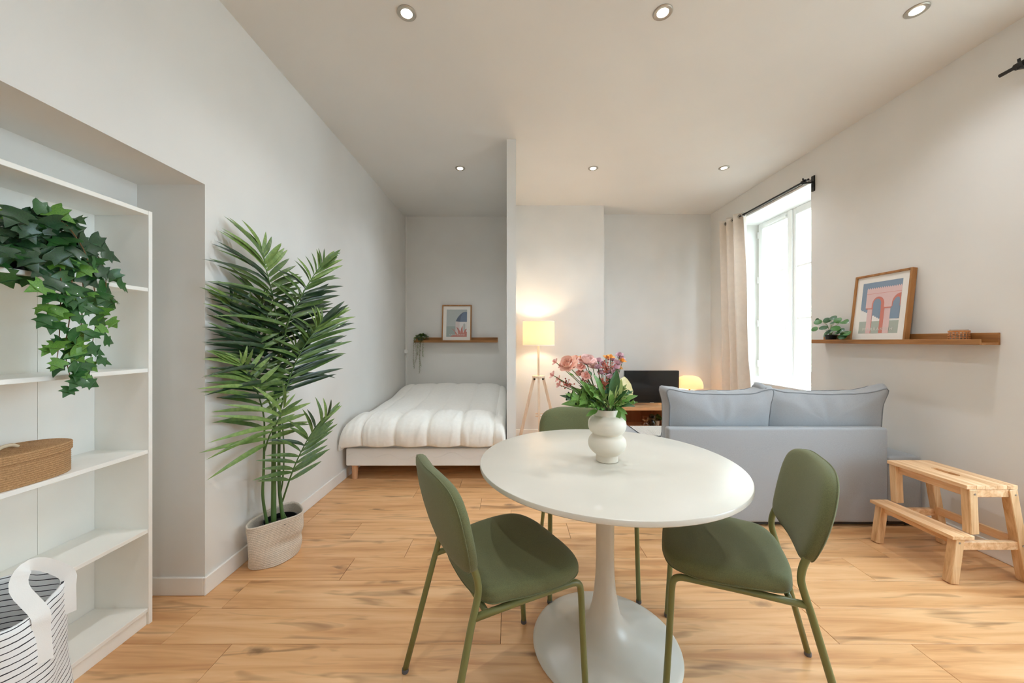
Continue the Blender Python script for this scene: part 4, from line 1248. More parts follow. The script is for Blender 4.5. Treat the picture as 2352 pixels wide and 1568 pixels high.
def box_cushion(name, label, loc, w, d, h, rx, rz=0, m=None, pm=None, flare=0.0, seed=0, bulge=0.045, cat='cushion', group=None, plump=0.02, corner=0.035):
    t = thing(name, label, cat, loc, 0, group)
    t.rotation_euler = (rx, 0, rz)
    N_ = 120
    out = rounded_poly(w, h, corner, 8)
    # resample evenly
    pts = [Vector((x, 0, z + h / 2)) for x, z in out]
    L_ = [0]
    for i in range(len(pts)):
        L_.append(L_[-1] + (pts[(i + 1) % len(pts)] - pts[i]).length)
    ev = []
    j = 0
    for k in range(N_):
        s = L_[-1] * k / N_
        while L_[j + 1] < s: j += 1
        a = pts[j]; b_ = pts[(j + 1) % len(pts)]
        ev.append(a.lerp(b_, (s - L_[j]) / max(1e-9, L_[j + 1] - L_[j])))
    c = Vector((0, 0, h / 2))
    def shape(p, y, sc):
        q = c + (p - c) * sc
        q = Vector((q.x * (1 + flare * (q.z / h - 0.5)), y, q.z))
        # saggy edges between pulled-out corners
        ex, ez = abs(q.x) / (w / 2), abs(q.z - h / 2) / (h / 2)
        ear = max(0, ex - 0.72) / 0.28 * max(0, ez - 0.55) / 0.45 * sc ** 6
        q.x += math.copysign(0.030 * ear, q.x); q.z += math.copysign(0.020 * ear, q.z - h / 2)
        q.z -= 0.014 * (1 - min(1, ex) ** 2) * (1 if q.z > h / 2 else 0) * sc ** 4
        edge = sc ** 3
        q.z += plump * edge * (q.z / h) * (abs(q.x) / (w / 2)) ** 2 * 0.6
        q.z += 0.006 * nz(q.x * 5 + seed, y * 4, q.z * 4)
        wv = 0.013 * nz(q.x * 15 + seed, y * 9, q.z * 5) + 0.014 * nz(q.x * 4 + seed * 2, 3.1, q.z * 5)
        q.y += wv
        return q
    rings = []
    for s in (0.02, 0.15, 0.3, 0.45, 0.6, 0.74, 0.86, 0.94, 0.985):
        rings.append([shape(p, -d / 2 - bulge * (1 - s ** 2.6), s) for p in ev])
    for k, f in enumerate((0, 0.12, 0.3, 0.5, 0.7, 0.88, 1)):
        puff = 1 + 0.035 * math.sin(PI * f)
        rings.append([shape(p, -d / 2 + d * f, puff) + Vector((0, 0, 0.016 * math.sin(PI * f) * nz(p.x * 20 + seed, f, 1.7) * (1 if p.z > h * 0.5 else 0))) for p in ev])
    for s in (0.985, 0.94, 0.86, 0.74, 0.6, 0.45, 0.3, 0.15, 0.02):
        rings.append([shape(p, d / 2 + bulge * (1 - s ** 2.6), s) for p in ev])
    zmin = min(q.z for r in rings for q in r)
    rings = [[Vector((q.x, q.y, q.z - zmin)) for q in r] for r in rings]
    body = MB().loft(rings, True, True).build('cushion_cover', m or M_SOFA, t, True)
    for f in (9, 15):
        rg = rings[f]
        MB().tube(rg + [rg[0]], 0.0038, 6, cap=False).build('piping', pm or M_PIPING, body, True)
    return t
box_cushion('back_cushion', 'grey box cushion on the left half of the sofa back', (1.458, 2.615, 0.445), 0.70, 0.125, 0.405, 0.05, 0.0, flare=0.02, seed=1.0, group='sofa back cushions')
box_cushion('back_cushion', 'grey box cushion on the right half of the sofa back, nearest the wall', (2.198, 2.622, 0.445), 0.755, 0.125, 0.41, 0.05, -0.05, flare=0.09, seed=8.0, group='sofa back cushions')
box_cushion('throw_pillow', 'cream pillow whose corner shows above the left sofa cushion', (1.43, 2.84, 0.482), 0.40, 0.05, 0.30, -0.10, 0.1, m=M_DUVET, pm=M_DUVET, seed=4, bulge=0.05, cat='pillow', corner=0.03)
bpy.data.objects['throw_pillow'].rotation_euler.y = 0.2
# ribbed throw lying over the seat front
M_THROW = mat('ribbed_throw', (206, 202, 196), 0.95, var=0.06, vscale=200, bump=0.2, bscale=400)
def throw(u, v):
    x = 1.10 + 0.36 * u
    L1 = 0.34
    s = v * 0.52
    y = 3.03 + min(s, L1)
    z = 0.4425
    if s > L1:
        a = min(1, (s - L1) / 0.06) * PI / 2
        y = 3.372 + 0.012 * math.sin(a); z = 0.4425 - max(0, s - L1 - 0.02)
    return Vector((x, y, z + 0.0028 * (0.5 + 0.5 * math.sin(u * 2 * PI * 22))))
th = MB().grid(throw, 200, 40).build('blanket', M_THROW, None, True)
tag(th, 'ribbed light grey throw over the front of the sofa seat', 'blanket')

# ================================================================ CURTAIN AND RODS
def rod(label, y0, y1, bracket_ys, caps):
    t = thing('curtain_rod', label, 'curtain rod', (2.668, 0, 2.682))
    MB().tube([(0, y0, 0), (0, y1, 0)], 0.0095, 14).build('pole', M_BLACKM, t, True, angle=0.8)
    for yb in bracket_ys:
        br = MB()
        br.box(XR - 2.668 - 0.012, XR - 2.668, yb - 0.016, yb + 0.016, -0.085, 0.055)
        br.bar((XR - 2.668 - 0.01, yb, -0.004), (-0.012, yb, -0.016), 0.016, 0.014)
        bo = br.build('bracket', M_BLACKM, t, bevel=0.002, bsegs=1)
        MB().tube([(0, yb - 0.018, 0), (0, yb + 0.018, 0)], 0.017, 14).build('clamp_ring', M_BLACKM, bo, True, angle=0.8)
        MB().tube([(-0.005, yb, 0.014), (-0.008, yb, 0.032)], 0.006, 10).build('clamp_screw', M_BLACKM, bo, True, angle=0.8)
    for yc in caps:
        MB().lathe([(0.0005, -0.012), (0.009, -0.010), (0.0115, -0.002), (0.0115, 0.010)], (0, 0, 0), 14).build('end_cap', M_BLACKM, t, True)
        o = t.children[-1] if False else bpy.data.objects[-1] if False else None
    return t
rod('black metal curtain rod above the casement window', 3.262, 4.57, (3.315,), ())
rod('black curtain rod end at the upper right, on the wall above the ledge', -0.45, 1.985, (1.905,), ())

ct = thing('curtain', 'cream eyelet curtain gathered at the far side of the window', 'curtain', (2.662, 4.35, 0.012))
NFOLD = 3
def curtain(u, v):
    # u across the gathered width, v from floor to top
    z = 2.708 * v
    spread = 0.50 - 0.10 * v + 0.04 * (1 - v) ** 2
    ph = u * NFOLD * 2 * PI
    amp = 0.058 - 0.006 * v + 0.012 * nz(u * 3, v * 2.2, 5)
    y = 0.20 - spread * (1 - u) + 0.018 * nz(u * 6, v * 3, 2) * (1 - v * 0.6) + 0.045 * (v - 0.4)
    x = amp * math.sin(ph + 0.5 * nz(u * 2, v * 2, 9)) + 0.012 * nz(u * 9, v * 9, 3) * (1 - v)
    return Vector((x, y, z))
cb = MB().grid(curtain, 150, 70).build('curtain_cloth', M_CURT, ct, True)
md = cb.modifiers.new('thickness', 'SOLIDIFY'); md.thickness = 0.003
for k in range(6):
    u = (k + 0.5) / 6
    u = (math.floor(u * NFOLD * 2) + 0.0) / (NFOLD * 2) + 0.0
    p = curtain(u, 2.67 / 2.708)
    ev = MB()
    rg = []
    for i in range(20):
        a = 2 * PI * i / 20
        rg.append(Vector((math.cos(a) * 0.021, 0, math.sin(a) * 0.021)))
    ev.tube(rg + [rg[0]], 0.005, 8, cap=False)
    o = ev.build('eyelet', M_METAL, ct, True)
    o.location = (0.006, p.y, 2.67)

# ================================================================ ON THE RIGHT LEDGE
LZ = 1.213 + 0.0132
pp = thing('potted_plant', 'small round-leaved plant in a black pot on the right ledge', 'plant', (2.700, 3.07, LZ))
MB().lathe([(0.032, 0), (0.039, 0.050), (0.042, 0.052), (0.042, 0.060), (0.038, 0.060), (0.037, 0.05)], (0, 0, 0), 32, True, False).build('pot', M_BLACK, pp, True, angle=0.7)
MB().lathe([(0.0375, 0.05), (0.0005, 0.053)], (0, 0, 0), 24, False, False).build('soil', M_SOIL, pp, True)
M_PIL = leafmat('round_leaf_green', (74, 128, 46), (54, 102, 40), 0.42, 30)
M_PIL2 = leafmat('round_leaf_dark', (48, 96, 44), (36, 78, 38), 0.42, 30)
M_PST = mat('pale_stem', (150, 164, 92), 0.6, var=0.1, vscale=20)
pil = [leaf_mesh('leaf', [(0.0, 0.06), (0.16, 0.0), (0.36, 0.08), (0.50, 0.30), (0.51, 0.55), (0.40, 0.80), (0.20, 0.96), (0.0, 1.0)], m_, f, 0.25) for m_ in (M_PIL, M_PIL2) for f in (0.15, -0.12)]
R = random.Random(8)
# photo positions of the leaf blades: (px, py, depth x)
for px, py, xx in ((1872, 752, 2.63), (1882, 738, 2.66), (1893, 748, 2.64), (1900, 731, 2.68), (1912, 738, 2.65), (1925, 730, 2.66), (1936, 737, 2.66), (1918, 748, 2.62), (1905, 756, 2.66), (1928, 755, 2.63),
                   (1938, 762, 2.66), (1932, 768, 2.63), (1945, 764, 2.64), (1877, 733, 2.69), (1910, 726, 2.68), (1920, 762, 2.66), (1896, 762, 2.69)):
    y = FPX * xx / (px - PX)
    q = P(px, py, y) - Vector((2.692, 3.07, LZ))
    q.x = min(q.x, 0.045)
    outd = Vector((q.x, q.y, 0))
    base = q - outd.normalized() * 0.012
    MB().tube(spline([Vector((q.x * 0.08, q.y * 0.08, 0.052)), Vector((q.x * 0.25, q.y * 0.25, 0.052 + (q.z - 0.052) * 0.6)), base], 10), 0.0013, 6).build('leaf_stalk', M_PST, pp, True)
    lf = link('leaf', R.choice(pil), pp)
    frame_mat(lf, outd.normalized() + Vector((-0.3, R.uniform(-.5, .5), R.uniform(-.7, .0))), Vector((-0.75, -0.35, 0.75)) + Vector((0, R.uniform(-.3, .3), 0)), R.uniform(0.048, 0.062), base)

cn = thing('candle_holder', 'glass candle in a woven cane sleeve on the right ledge', 'candle', (2.7005, 2.192, LZ))
M_CANEW = mat('orange_cane', (206, 140, 82), 0.6, col2=(178, 110, 58), vscale=60)
MB().lathe([(0.034, 0), (0.038, 0.003), (0.038, 0.078), (0.0355, 0.078), (0.035, 0.006)], (0, 0, 0), 36, True, True).build('glass_cup', tinted_glass('clear_glass', (248, 244, 240)), cn, True, angle=0.8)
MB().lathe([(0.0345, 0.007), (0.0345, 0.048), (0.0005, 0.050)], (0, 0, 0), 28, True, False).build('wax', mat('cream_wax', (240, 224, 206), 0.6, var=0.02), cn, True, angle=0.8)
for z0, z1 in ((0.0, 0.008), (0.062, 0.072)):
    MB().lathe([(0.0405, z0), (0.0440, z0), (0.0440, z1), (0.0405, z1), (0.0405, z0)], (0, 0, 0), 36, False, False).build('cane_band', M_CANEW, cn, True, angle=0.5)
for k in range(18):
    a = 2 * PI * k / 18
    s = 1 if k % 2 else -1
    o = MB().bar((0.0422, 0, 0.006), (0.0422, 0, 0.064), 0.0052, 0.0014, up=(1, 0, 0)).build('cane_strip', M_CANEW, cn)
    o.rotation_euler = (0, 0, a)
for k, zz in enumerate((0.018, 0.030, 0.042, 0.053)):
    pts = [(math.cos(2 * PI * i / 90) * (0.0422 + 0.0014 * math.cos(18 * 2 * PI * i / 90 + PI * k)), math.sin(2 * PI * i / 90) * (0.0422 + 0.0014 * math.cos(18 * 2 * PI * i / 90 + PI * k)), zz) for i in range(90)]
    MB().tube(pts + [pts[0]], 0.0022, 5, cap=False).build('cane_weaver', M_CANEW, cn, True)

# ================================================================ STEP STOOL
ss = thing('step_stool', 'light wooden two-step stool against the right wall', 'stool', (2.43, 2.048, 0))
# local x towards the wall, y along; length 0.39..0.43
def bar(name, p0, p1, w_, h_, up, m=M_ACACIAZ, par=None, bevel=0.0025):
    return MB().bar(p0, p1, w_, h_, up).build(name, m, par or ss, bevel=bevel, bsegs=1)
# top tread made of glued strips with a hand hole
zt = 0.50
strips = [(-0.110, -0.060), (-0.060, -0.016), (0.046, 0.098), (0.098, 0.152)]
for a, b_ in strips:
    MB().box(a + 0.0002, b_ - 0.0002, -0.197, 0.197, zt - 0.02, zt).build('tread_strip', M_ACACIA, ss, bevel=0.0015, bsegs=1)
for s in (-1, 1):
    n_ = 10
    poly = [(-0.0158, s * 0.197), (0.0458, s * 0.197)] if s > 0 else [(0.0458, s * 0.197), (-0.0158, s * 0.197)]
    arc = []
    for k in range(n_ + 1):
        a = PI * k / n_
        arc.append((0.015 + 0.0308 * math.cos(a) if s > 0 else 0.015 - 0.0308 * math.cos(a), s * (0.062 + 0.0 - 0.016 * math.sin(a) * -1)))
    # hand hole: rounded ends
    ring = [(0.015 + 0.0308, s * 0.075)] + [(0.015 + 0.019 * math.cos(PI * k / n_), s * (0.045 + 0.019 * math.sin(PI * k / n_))) for k in range(n_ + 1)] + [(0.015 - 0.0308, s * 0.075)]
    full = [(0.0458, s * 0.197), (0.0458, s * 0.0)] + [(0.034, 0.0)] + [(0.015 + 0.019 * math.cos(PI * k / n_), s * (0.045 + 0.019 * math.sin(PI * k / n_))) for k in range(n_ + 1)] + [(-0.004, 0.0), (-0.0158, 0.0), (-0.0158, s * 0.197)]
    mb = MB(); nn_ = len(full)
    mb.add([(x, y, zt - 0.02) for x, y in full] + [(x, y, zt) for x, y in full],
           [tuple(range(nn_)), tuple(range(nn_, 2 * nn_))] + [(k, (k + 1) % nn_, nn_ + (k + 1) % nn_, nn_ + k) for k in range(nn_)])
    mb.build('tread_strip', M_ACACIA, ss)
# low tread
MB().box(-0.200, -0.089, -0.213, 0.213, 0.232, 0.250).build('low_tread', M_ACACIA, ss, bevel=0.002)
for s in (-1, 1):
    y = s * 0.178
    bar('tall_leg', (0.212, y, 0.004), (0.128, y, zt - 0.021), 0.020 * 2, 0.042, (1, 0, 0))
    bar('upper_leg', (-0.066, y, 0.2502), (-0.076, y, zt - 0.021), 0.040, 0.042, (1, 0, 0))
    bar('low_leg', (-0.182, s * 0.186, 0.002), (-0.150, s * 0.186, 0.2315), 0.040, 0.044, (1, 0, 0))
    bar('side_rail', (-0.130, s * 0.182, 0.190), (0.160, s * 0.182, 0.190), 0.022, 0.042, (0, 0, 1), M_ACACIA)
    bar('top_rail', (-0.052, s * 0.182, 0.458), (0.112, s * 0.182, 0.458), 0.022, 0.040, (0, 0, 1), M_ACACIA)
    for (bx_, bz_) in ((-0.070, 0.455), (0.138, 0.452), (-0.158, 0.212), (0.176, 0.192)):
        sc_ = MB().tube([(bx_, y + s * 0.0195, bz_), (bx_, y + s * (0.0218 if bx_ != -0.158 else 0.030), bz_)], 0.005, 12).build('screw', M_METAL, ss, True, angle=0.8)
bar('long_rail', (0.166, -0.158, 0.205), (0.166, 0.158, 0.205), 0.018, 0.045, (0, 0, 1), M_ACACIA)
bar('apron', (-0.072, -0.158, 0.455), (-0.072, 0.158, 0.455), 0.018, 0.045, (0, 0, 1), M_ACACIA)
bar('apron', (0.125, -0.158, 0.455), (0.125, 0.158, 0.455), 0.018, 0.045, (0, 0, 1), M_ACACIA)
bar('apron', (-0.150, -0.166, 0.210), (-0.150, 0.166, 0.210), 0.018, 0.042, (0, 0, 1), M_ACACIA)
# ================================================================ TABLE AND CHAIRS
TC = Vector((0.386, 1.495, 0))
tt = thing('round_table', 'round white pedestal dining table', 'table', TC)
TR, TZ = 0.512, 0.75
MB().lathe([(TR - 0.034, TZ - 0.022), (TR - 0.004, TZ - 0.0195), (TR, TZ - 0.016), (TR, TZ - 0.004), (TR - 0.0015, TZ - 0.001), (TR - 0.004, TZ), (TR * 0.5, TZ), (0.001, TZ)], (0, 0, 0), 128).build('table_top', M_TABLE, tt, True, angle=0.5)
MB().lathe([(0.0362, 0.34), (0.036, 0.38), (0.0365, 0.50), (0.038, 0.62), (0.043, 0.70), (0.060, TZ - 0.0222)], (0, 0, 0), 48).build('column', M_TABLE, tt, True, angle=0.9)
MB().lathe([(0.293, 0), (0.295, 0.003), (0.293, 0.007), (0.280, 0.0135), (0.24, 0.020), (0.19, 0.029), (0.14, 0.045), (0.108, 0.062), (0.082, 0.085), (0.064, 0.115), (0.052, 0.16), (0.043, 0.22), (0.038, 0.28), (0.0362, 0.34)], (0, 0, 0), 96).build('base', M_TABLE, tt, True, angle=0.9)

# ---- upholstered chair; local +y is forward
def ring_cushion(outline, cen, prof, fn):
    rings = []
    for sc, h in prof:
        rings.append([fn(cen[0] + (x - cen[0]) * sc, cen[1] + (y - cen[1]) * sc, h) for x, y in outline])
    return MB().loft(rings, True, True)
seat_ctrl = [(0.0, 0.252), (0.12, 0.246), (0.195, 0.215), (0.226, 0.14), (0.222, 0.04), (0.206, -0.05), (0.186, -0.115), (0.11, -0.143), (0.0, -0.150),
             (-0.11, -0.143), (-0.186, -0.115), (-0.206, -0.05), (-0.222, 0.04), (-0.226, 0.14), (-0.195, 0.215), (-0.12, 0.246)]
so_ = [(p.x, p.y) for p in spline([(x, y, 0) for x, y in seat_ctrl], 80, True)]
def seat_fn(x, y, h):
    dip = -0.006 * math.exp(-((x / 0.13) ** 2 + ((y + 0.02) / 0.14) ** 2))
    fr = -0.010 * max(0, (y - 0.16) / 0.09) ** 2
    return Vector((x, y, 0.447 + h + (dip + fr) * min(1, h / 0.05) + 0.0012 * nz(x * 14, y * 14, h * 10)))
seat_prof = [(0.90, 0.0), (0.965, 0.003), (0.993, 0.012), (1.0, 0.024), (0.993, 0.036), (0.972, 0.046), (0.93, 0.052), (0.85, 0.055), (0.7, 0.057), (0.45, 0.058), (0.2, 0.058), (0.02, 0.058)]
seat_me = ring_cushion(so_, (0, 0.02), seat_prof, seat_fn).mesh('seat', M_GREENF, True)
bk_ctrl = [(0.0, 0.290), (0.11, 0.288), (0.184, 0.268), (0.218, 0.220), (0.226, 0.15), (0.214, 0.075), (0.186, 0.020), (0.12, 0.002), (0.0, 0.0),
           (-0.12, 0.002), (-0.186, 0.020), (-0.214, 0.075), (-0.226, 0.15), (-0.218, 0.220), (-0.184, 0.268), (-0.11, 0.288)]
bo_ = [(p.x, p.y) for p in spline([(x, y, 0) for x, y in bk_ctrl], 80, True)]
def back_fn(x, z, t):
    # t: through-thickness, + towards the back
    tilt = 0.24
    y = -0.148 - t + 0.55 * x * x - z * tilt - 0.010 * math.sin(PI * z / 0.3)
    return Vector((x, y, 0.545 + z + 0.001 * nz(x * 15, z * 15, t * 20)))
back_prof = [(0.02, -0.004), (0.4, -0.003), (0.7, -0.001), (0.87, 0.003), (0.955, 0.010), (0.990, 0.018), (1.0, 0.028), (0.994, 0.037), (0.975, 0.042), (0.95, 0.045), (0.85, 0.048), (0.6, 0.050), (0.3, 0.051), (0.02, 0.051)]
back_me = ring_cushion(bo_, (0, 0.15), back_prof, back_fn).mesh('backrest', M_GREENF, True)
def seam_me(sc, t):
    pts = [back_fn(x * sc, 0.15 + (z - 0.15) * sc, t) for x, z in bo_]
    return MB().tube(pts + [pts[0]], 0.0022, 6, cap=False).mesh('seam', M_GREENF, True)
seam1 = seam_me(0.99, 0.0395)
ss_pts = [seat_fn(0 + x * 0.992, 0.02 + (y - 0.02) * 0.992, 0.010) for x, y in so_]
seam2 = MB().tube(ss_pts + [ss_pts[0]], 0.002, 6, cap=False).mesh('seam', M_GREENF, True)
TRD = 0.0108
def side_meshes(s):
    front = spline([(s * 0.210, 0.237, 0.012), (s * 0.208, 0.226, 0.2), (s * 0.2065, 0.217, 0.385)], 10)[:-1] + spline([(s * 0.2065, 0.217, 0.385), (s * 0.206, 0.211, 0.420), (s * 0.204, 0.190, 0.434), (s * 0.202, 0.150, 0.4355)], 12)
    front += [Vector((s * 0.194, 0.0, 0.4345)), Vector((s * 0.185, -0.166, 0.430))]
    fm = MB().tube(front, TRD, 12).mesh('front_leg', M_GREENM, True)
    rear = [Vector((s * 0.215, -0.272, 0.012)), Vector((s * 0.200, -0.219, 0.22)), Vector((s * 0.187, -0.172, 0.405))]
    rear += spline([(s * 0.187, -0.172, 0.405), (s * 0.185, -0.155, 0.465), (s * 0.184, -0.147, 0.505), (s * 0.184, -0.152, 0.545), (s * 0.182, -0.168, 0.590)], 18)[1:]
    rear += [Vector((s * 0.178, -0.195, 0.68))]
    rm = MB().tube(rear, TRD, 12).mesh('rear_leg', M_GREENM, True)
    c1 = MB().lathe([(0.0118, 0), (0.0125, 0.004), (0.0118, 0.014)], (s * 0.2102, 0.2373, 0), 14).mesh('foot_cap', M_CAP, True, angle=0.8)
    c2 = MB().lathe([(0.0118, 0), (0.0125, 0.004), (0.0118, 0.014)], (s * 0.2153, -0.2725, 0), 14).mesh('foot_cap', M_CAP, True, angle=0.8)
    return fm, rm, c1, c2
sides = [side_meshes(-1), side_meshes(1)]
cross1 = MB().tube([(-0.204, 0.12, 0.434), (0.204, 0.12, 0.434)], 0.009, 10).mesh('crossbar', M_GREENM, True)
cross2 = MB().tube([(-0.188, -0.12, 0.431), (0.188, -0.12, 0.431)], 0.009, 10).mesh('crossbar', M_GREENM, True)
def chair(label, loc, fwd):
    rz = math.atan2(fwd[1], fwd[0]) - PI / 2
    t = thing('dining_chair', label, 'chair', (loc[0], loc[1], 0), rz, 'green upholstered dining chairs')
    so = link('seat', seat_me, t); link('seam', seam2, so)
    bo = link('backrest', back_me, t); link('seam', seam1, bo)
    for fm, rm, c1, c2 in sides:
        a = link('front_leg', fm, t); link('foot_cap', c1, a)
        b_ = link('rear_leg', rm, t); link('foot_cap', c2, b_)
    link('crossbar', cross1, t); link('crossbar', cross2, t)
    return t
chair('green upholstered dining chair at the left of the round table', (-0.054, 1.299), (0.88, 0.474))
chair('green upholstered dining chair at the right of the round table', (0.832, 1.346), (-0.915, 0.407))
chair('green upholstered dining chair on the far side of the round table', (0.393, 1.955), (0.0, -1.0))

# ---- vase and bouquet
VZ = TZ + 0.0002
VC = Vector((0.390, 1.48, VZ))
vs_ = thing('bubble_vase', 'cream ceramic vase of two stacked bulges on the round table', 'vase', VC)
outp = [(0.040, 0.0), (0.0435, 0.0025), (0.0440, 0.010), (0.0440, 0.026), (0.050, 0.032), (0.062, 0.042), (0.0715, 0.055), (0.0755, 0.070), (0.0735, 0.086), (0.066, 0.099), (0.056, 0.106), (0.0525, 0.109),
        (0.056, 0.112), (0.066, 0.120), (0.0735, 0.133), (0.0758, 0.150), (0.072, 0.166), (0.062, 0.178), (0.051, 0.1835), (0.0475, 0.187), (0.0470, 0.200), (0.0472, 0.209), (0.0455, 0.2105), (0.0435, 0.209)]
inn = [(0.0430, 0.195), (0.044, 0.186), (0.055, 0.176), (0.066, 0.160), (0.066, 0.140), (0.050, 0.115), (0.046, 0.108), (0.055, 0.095), (0.066, 0.075), (0.055, 0.045), (0.001, 0.035)]
outp = [(p.x, p.z) for p in spline([(r, 0, z) for r, z in outp], 110)]
MB().lathe(outp + inn, (0, 0, 0), 96, True, True).build('vase_body', M_VASE, vs_, True, angle=0.9)

BO = VC + Vector((0, 0, 0.036))
bq = thing('flower_bouquet', 'mixed bouquet of pink, mauve and orange flowers in the cream vase', 'flowers', BO)
R = random.Random(17)
M_STEM = mat('flower_stem', (96, 124, 56), 0.6, col2=(74, 100, 46), vscale=20)
M_STEMR = mat('reddish_stem', (134, 92, 88), 0.6, col2=(104, 80, 60), vscale=20)
M_LFG = leafmat('bouquet_leaf', (118, 160, 70), (88, 134, 54), 0.42, 40)
M_LFD = leafmat('bouquet_leaf_dark', (62, 104, 52), (46, 84, 44), 0.4, 40)
M_LFY = leafmat('bouquet_leaf_pale', (168, 186, 112), (142, 168, 96), 0.5, 40)
M_PEACH = mat('petal_peach', (255, 222, 205), 0.6, col2=(252, 204, 184), vscale=40)
M_PINK = mat('petal_pale_pink', (252, 228, 222), 0.6, col2=(246, 210, 204), vscale=40)
M_CORAL = mat('petal_coral', (250, 208, 197), 0.6, col2=(242, 182, 170), vscale=50)
M_MAUVE = mat('petal_mauve', (234, 204, 210), 0.6, col2=(220, 180, 194), vscale=50)
M_ORNG = mat('petal_orange', (250, 196, 112), 0.6, col2=(242, 172, 84), vscale=50)
M_RUST = mat('berry_rust', (200, 112, 86), 0.6, col2=(176, 86, 70), vscale=80)
M_YEL = mat('anthurium_cream', (236, 219, 164), 0.5, col2=(226, 208, 146), vscale=9)
M_CENT = mat('flower_centre', (176, 136, 62), 0.8, var=0.2, vscale=200)
PETAL = [(0.10, 0.0), (0.26, 0.2), (0.40, 0.5), (0.40, 0.76), (0.24, 0.95), (0.0, 1.0)]
def petal_mesh(m, cup): return leaf_mesh('petal', PETAL, m, 0.35, -cup)
petals = {m.name: (petal_mesh(m, 0.45), petal_mesh(m, 0.1)) for m in (M_PEACH, M_PINK, M_CORAL, M_MAUVE, M_ORNG)}
NARROW = [(0.03, 0.0), (0.09, 0.2), (0.14, 0.45), (0.12, 0.7), (0.06, 0.88), (0.0, 1.0)]
LOBED = [(0.012, 0.0), (0.06, 0.14), (0.20, 0.32), (0.08, 0.30), (0.10, 0.42), (0.25, 0.60), (0.09, 0.54), (0.09, 0.68), (0.17, 0.84), (0.06, 0.78), (0.05, 0.88), (0.0, 1.0)]
BROAD = [(0.02, 0.0), (0.14, 0.15), (0.20, 0.4), (0.18, 0.65), (0.09, 0.88), (0.0, 1.0)]
bl = {k: [leaf_mesh('leaf', o_, m_, 0.35, d_) for m_ in (M_LFG, M_LFD, M_LFY) for d_ in (0.15, 0.4)] for k, o_ in (('n', NARROW), ('l', LOBED), ('b', BROAD))}
NECK = Vector((0, 0, 0.172))
def stem_to(q, m=M_STEM, r=0.0016, name='stem'):
    hor = Vector((q.x, q.y, 0))
    k = min(0.034, hor.length)
    nk = (hor.normalized() if hor.length > 1e-4 else Vector((1, 0, 0))) * k * R.uniform(0.4, 0.95) + NECK
    low = Vector((-nk.x * 0.5, -nk.y * 0.5, 0.01))
    mid_ = nk.lerp(q, 0.5) + Vector((0, 0, 0.012))
    return MB().tube(spline([low, nk, mid_, q], 18), r, 6).build(name, m, bq, True), (q - mid_).normalized()
def bqp(px, py, dy=0.0): return P(px, py, 1.48 + dy) - BO
def flower(px, py, dy, m, size, layers, axis_tilt=(0, -0.6, 0.8), centre=True, n0=5):
    q = bqp(px, py, dy)
    st_, d = stem_to(q)
    ax = (d * 0.5 + Vector(axis_tilt)).normalized()
    u = ax.orthogonal().normalized(); v = ax.cross(u)
    for L_i in range(layers):
        n_ = n0 + L_i
        f = (L_i + 1) / layers
        for k in range(n_):
            a = 2 * PI * (k + 0.5 * L_i) / n_ + R.uniform(-.15, .15)
            rad = u * math.cos(a) + v * math.sin(a)
            tilt = 0.25 + 1.0 * f
            pd = ax * math.cos(tilt) + rad * math.sin(tilt)
            pt = link('petal', petals[m.name][0 if f < 0.9 else 1], st_)
            frame_mat(pt, pd, -rad * math.cos(tilt) + ax * math.sin(tilt), size * (0.62 + 0.38 * f) * R.uniform(0.9, 1.08), q + rad * size * 0.06 * f)
    if centre:
        MB().sphere(q + ax * size * 0.12, size * 0.2, 10, 6).build('flower_centre', M_CENT, st_, True)
    return st_
flower(1308, 842, -0.03, M_PEACH, 0.044, 4, (-0.25, -0.75, 0.55), False)
flower(1323, 829, 0.02, M_PEACH, 0.028, 2, (0.0, -0.4, 0.9), False)
flower(1348, 836, 0.0, M_PINK, 0.042, 5, (0.1, -0.55, 0.8), False)
flower(1347, 864, -0.03, M_CORAL, 0.022, 2, (0.0, -0.8, 0.2), False)
flower(1335, 845, -0.02, M_CORAL, 0.020, 2, (0.0, -0.8, 0.4), False)
flower(1362, 846, 0.02, M_PINK, 0.030, 4, (0.2, -0.5, 0.8), False)
flower(1333, 858, 0.0, M_CORAL, 0.020, 2, (-0.2, -0.7, 0.4), False)
for px, py in ((1277, 832), (1291, 840), (1271, 862), (1284, 871), (1286, 884)):
    flower(px, py, -0.01 + R.uniform(-.02, .02), M_CORAL if py > 836 else M_CORAL, 0.017, 2, (-0.6, -0.4, 0.4), False, 3)
for px, py, dy in ((1375, 830, 0.0), (1374, 846, -0.02), (1418, 836, 0.0), (1423, 818, 0.02), (1402, 868, -0.03), (1406, 828, 0.03), (1415, 846, -0.02), (1384, 838, 0.02), (1411, 857, 0.0), (1396, 857, 0.01), (1426, 826, 0.02), (1381, 858, -0.02)):
    flower(px, py, dy, M_MAUVE, 0.018, 3, (R.uniform(-.3, .3), -0.6, 0.7), True, 8)
for px, py, dy in ((1392, 823, 0.02), (1402, 822, 0.0), (1429, 831, 0.0), (1421, 847, 0.0), (1336, 824, 0.02)):
    flower(px, py, dy, M_ORNG, 0.017, 2, (R.uniform(-.2, .4), -0.5, 0.8), True, 6)
def cluster(px, py, dy, w_, h_, n_, m):
    q = bqp(px, py, dy)
    st_, d = stem_to(q, M_STEMR, 0.0013)
    for i in range(n_):
        o_ = Vector((R.gauss(0, w_), R.gauss(0, w_ * 0.7), R.gauss(0, h_)))
        e = q + o_
        mb = MB().tube([q - Vector((0, 0, h_ * 1.2)), e], 0.0007, 4)
        mb.sphere(e, R.uniform(0.0024, 0.0038), 6, 4)
        mb.build('berry_sprig', m, st_, True)
cluster(1394, 842, -0.02, 0.013, 0.011, 42, M_RUST)
cluster(1388, 880, -0.04, 0.011, 0.013, 38, M_RUST)
cluster(1303, 881, -0.02, 0.013, 0.008, 24, M_RUST)
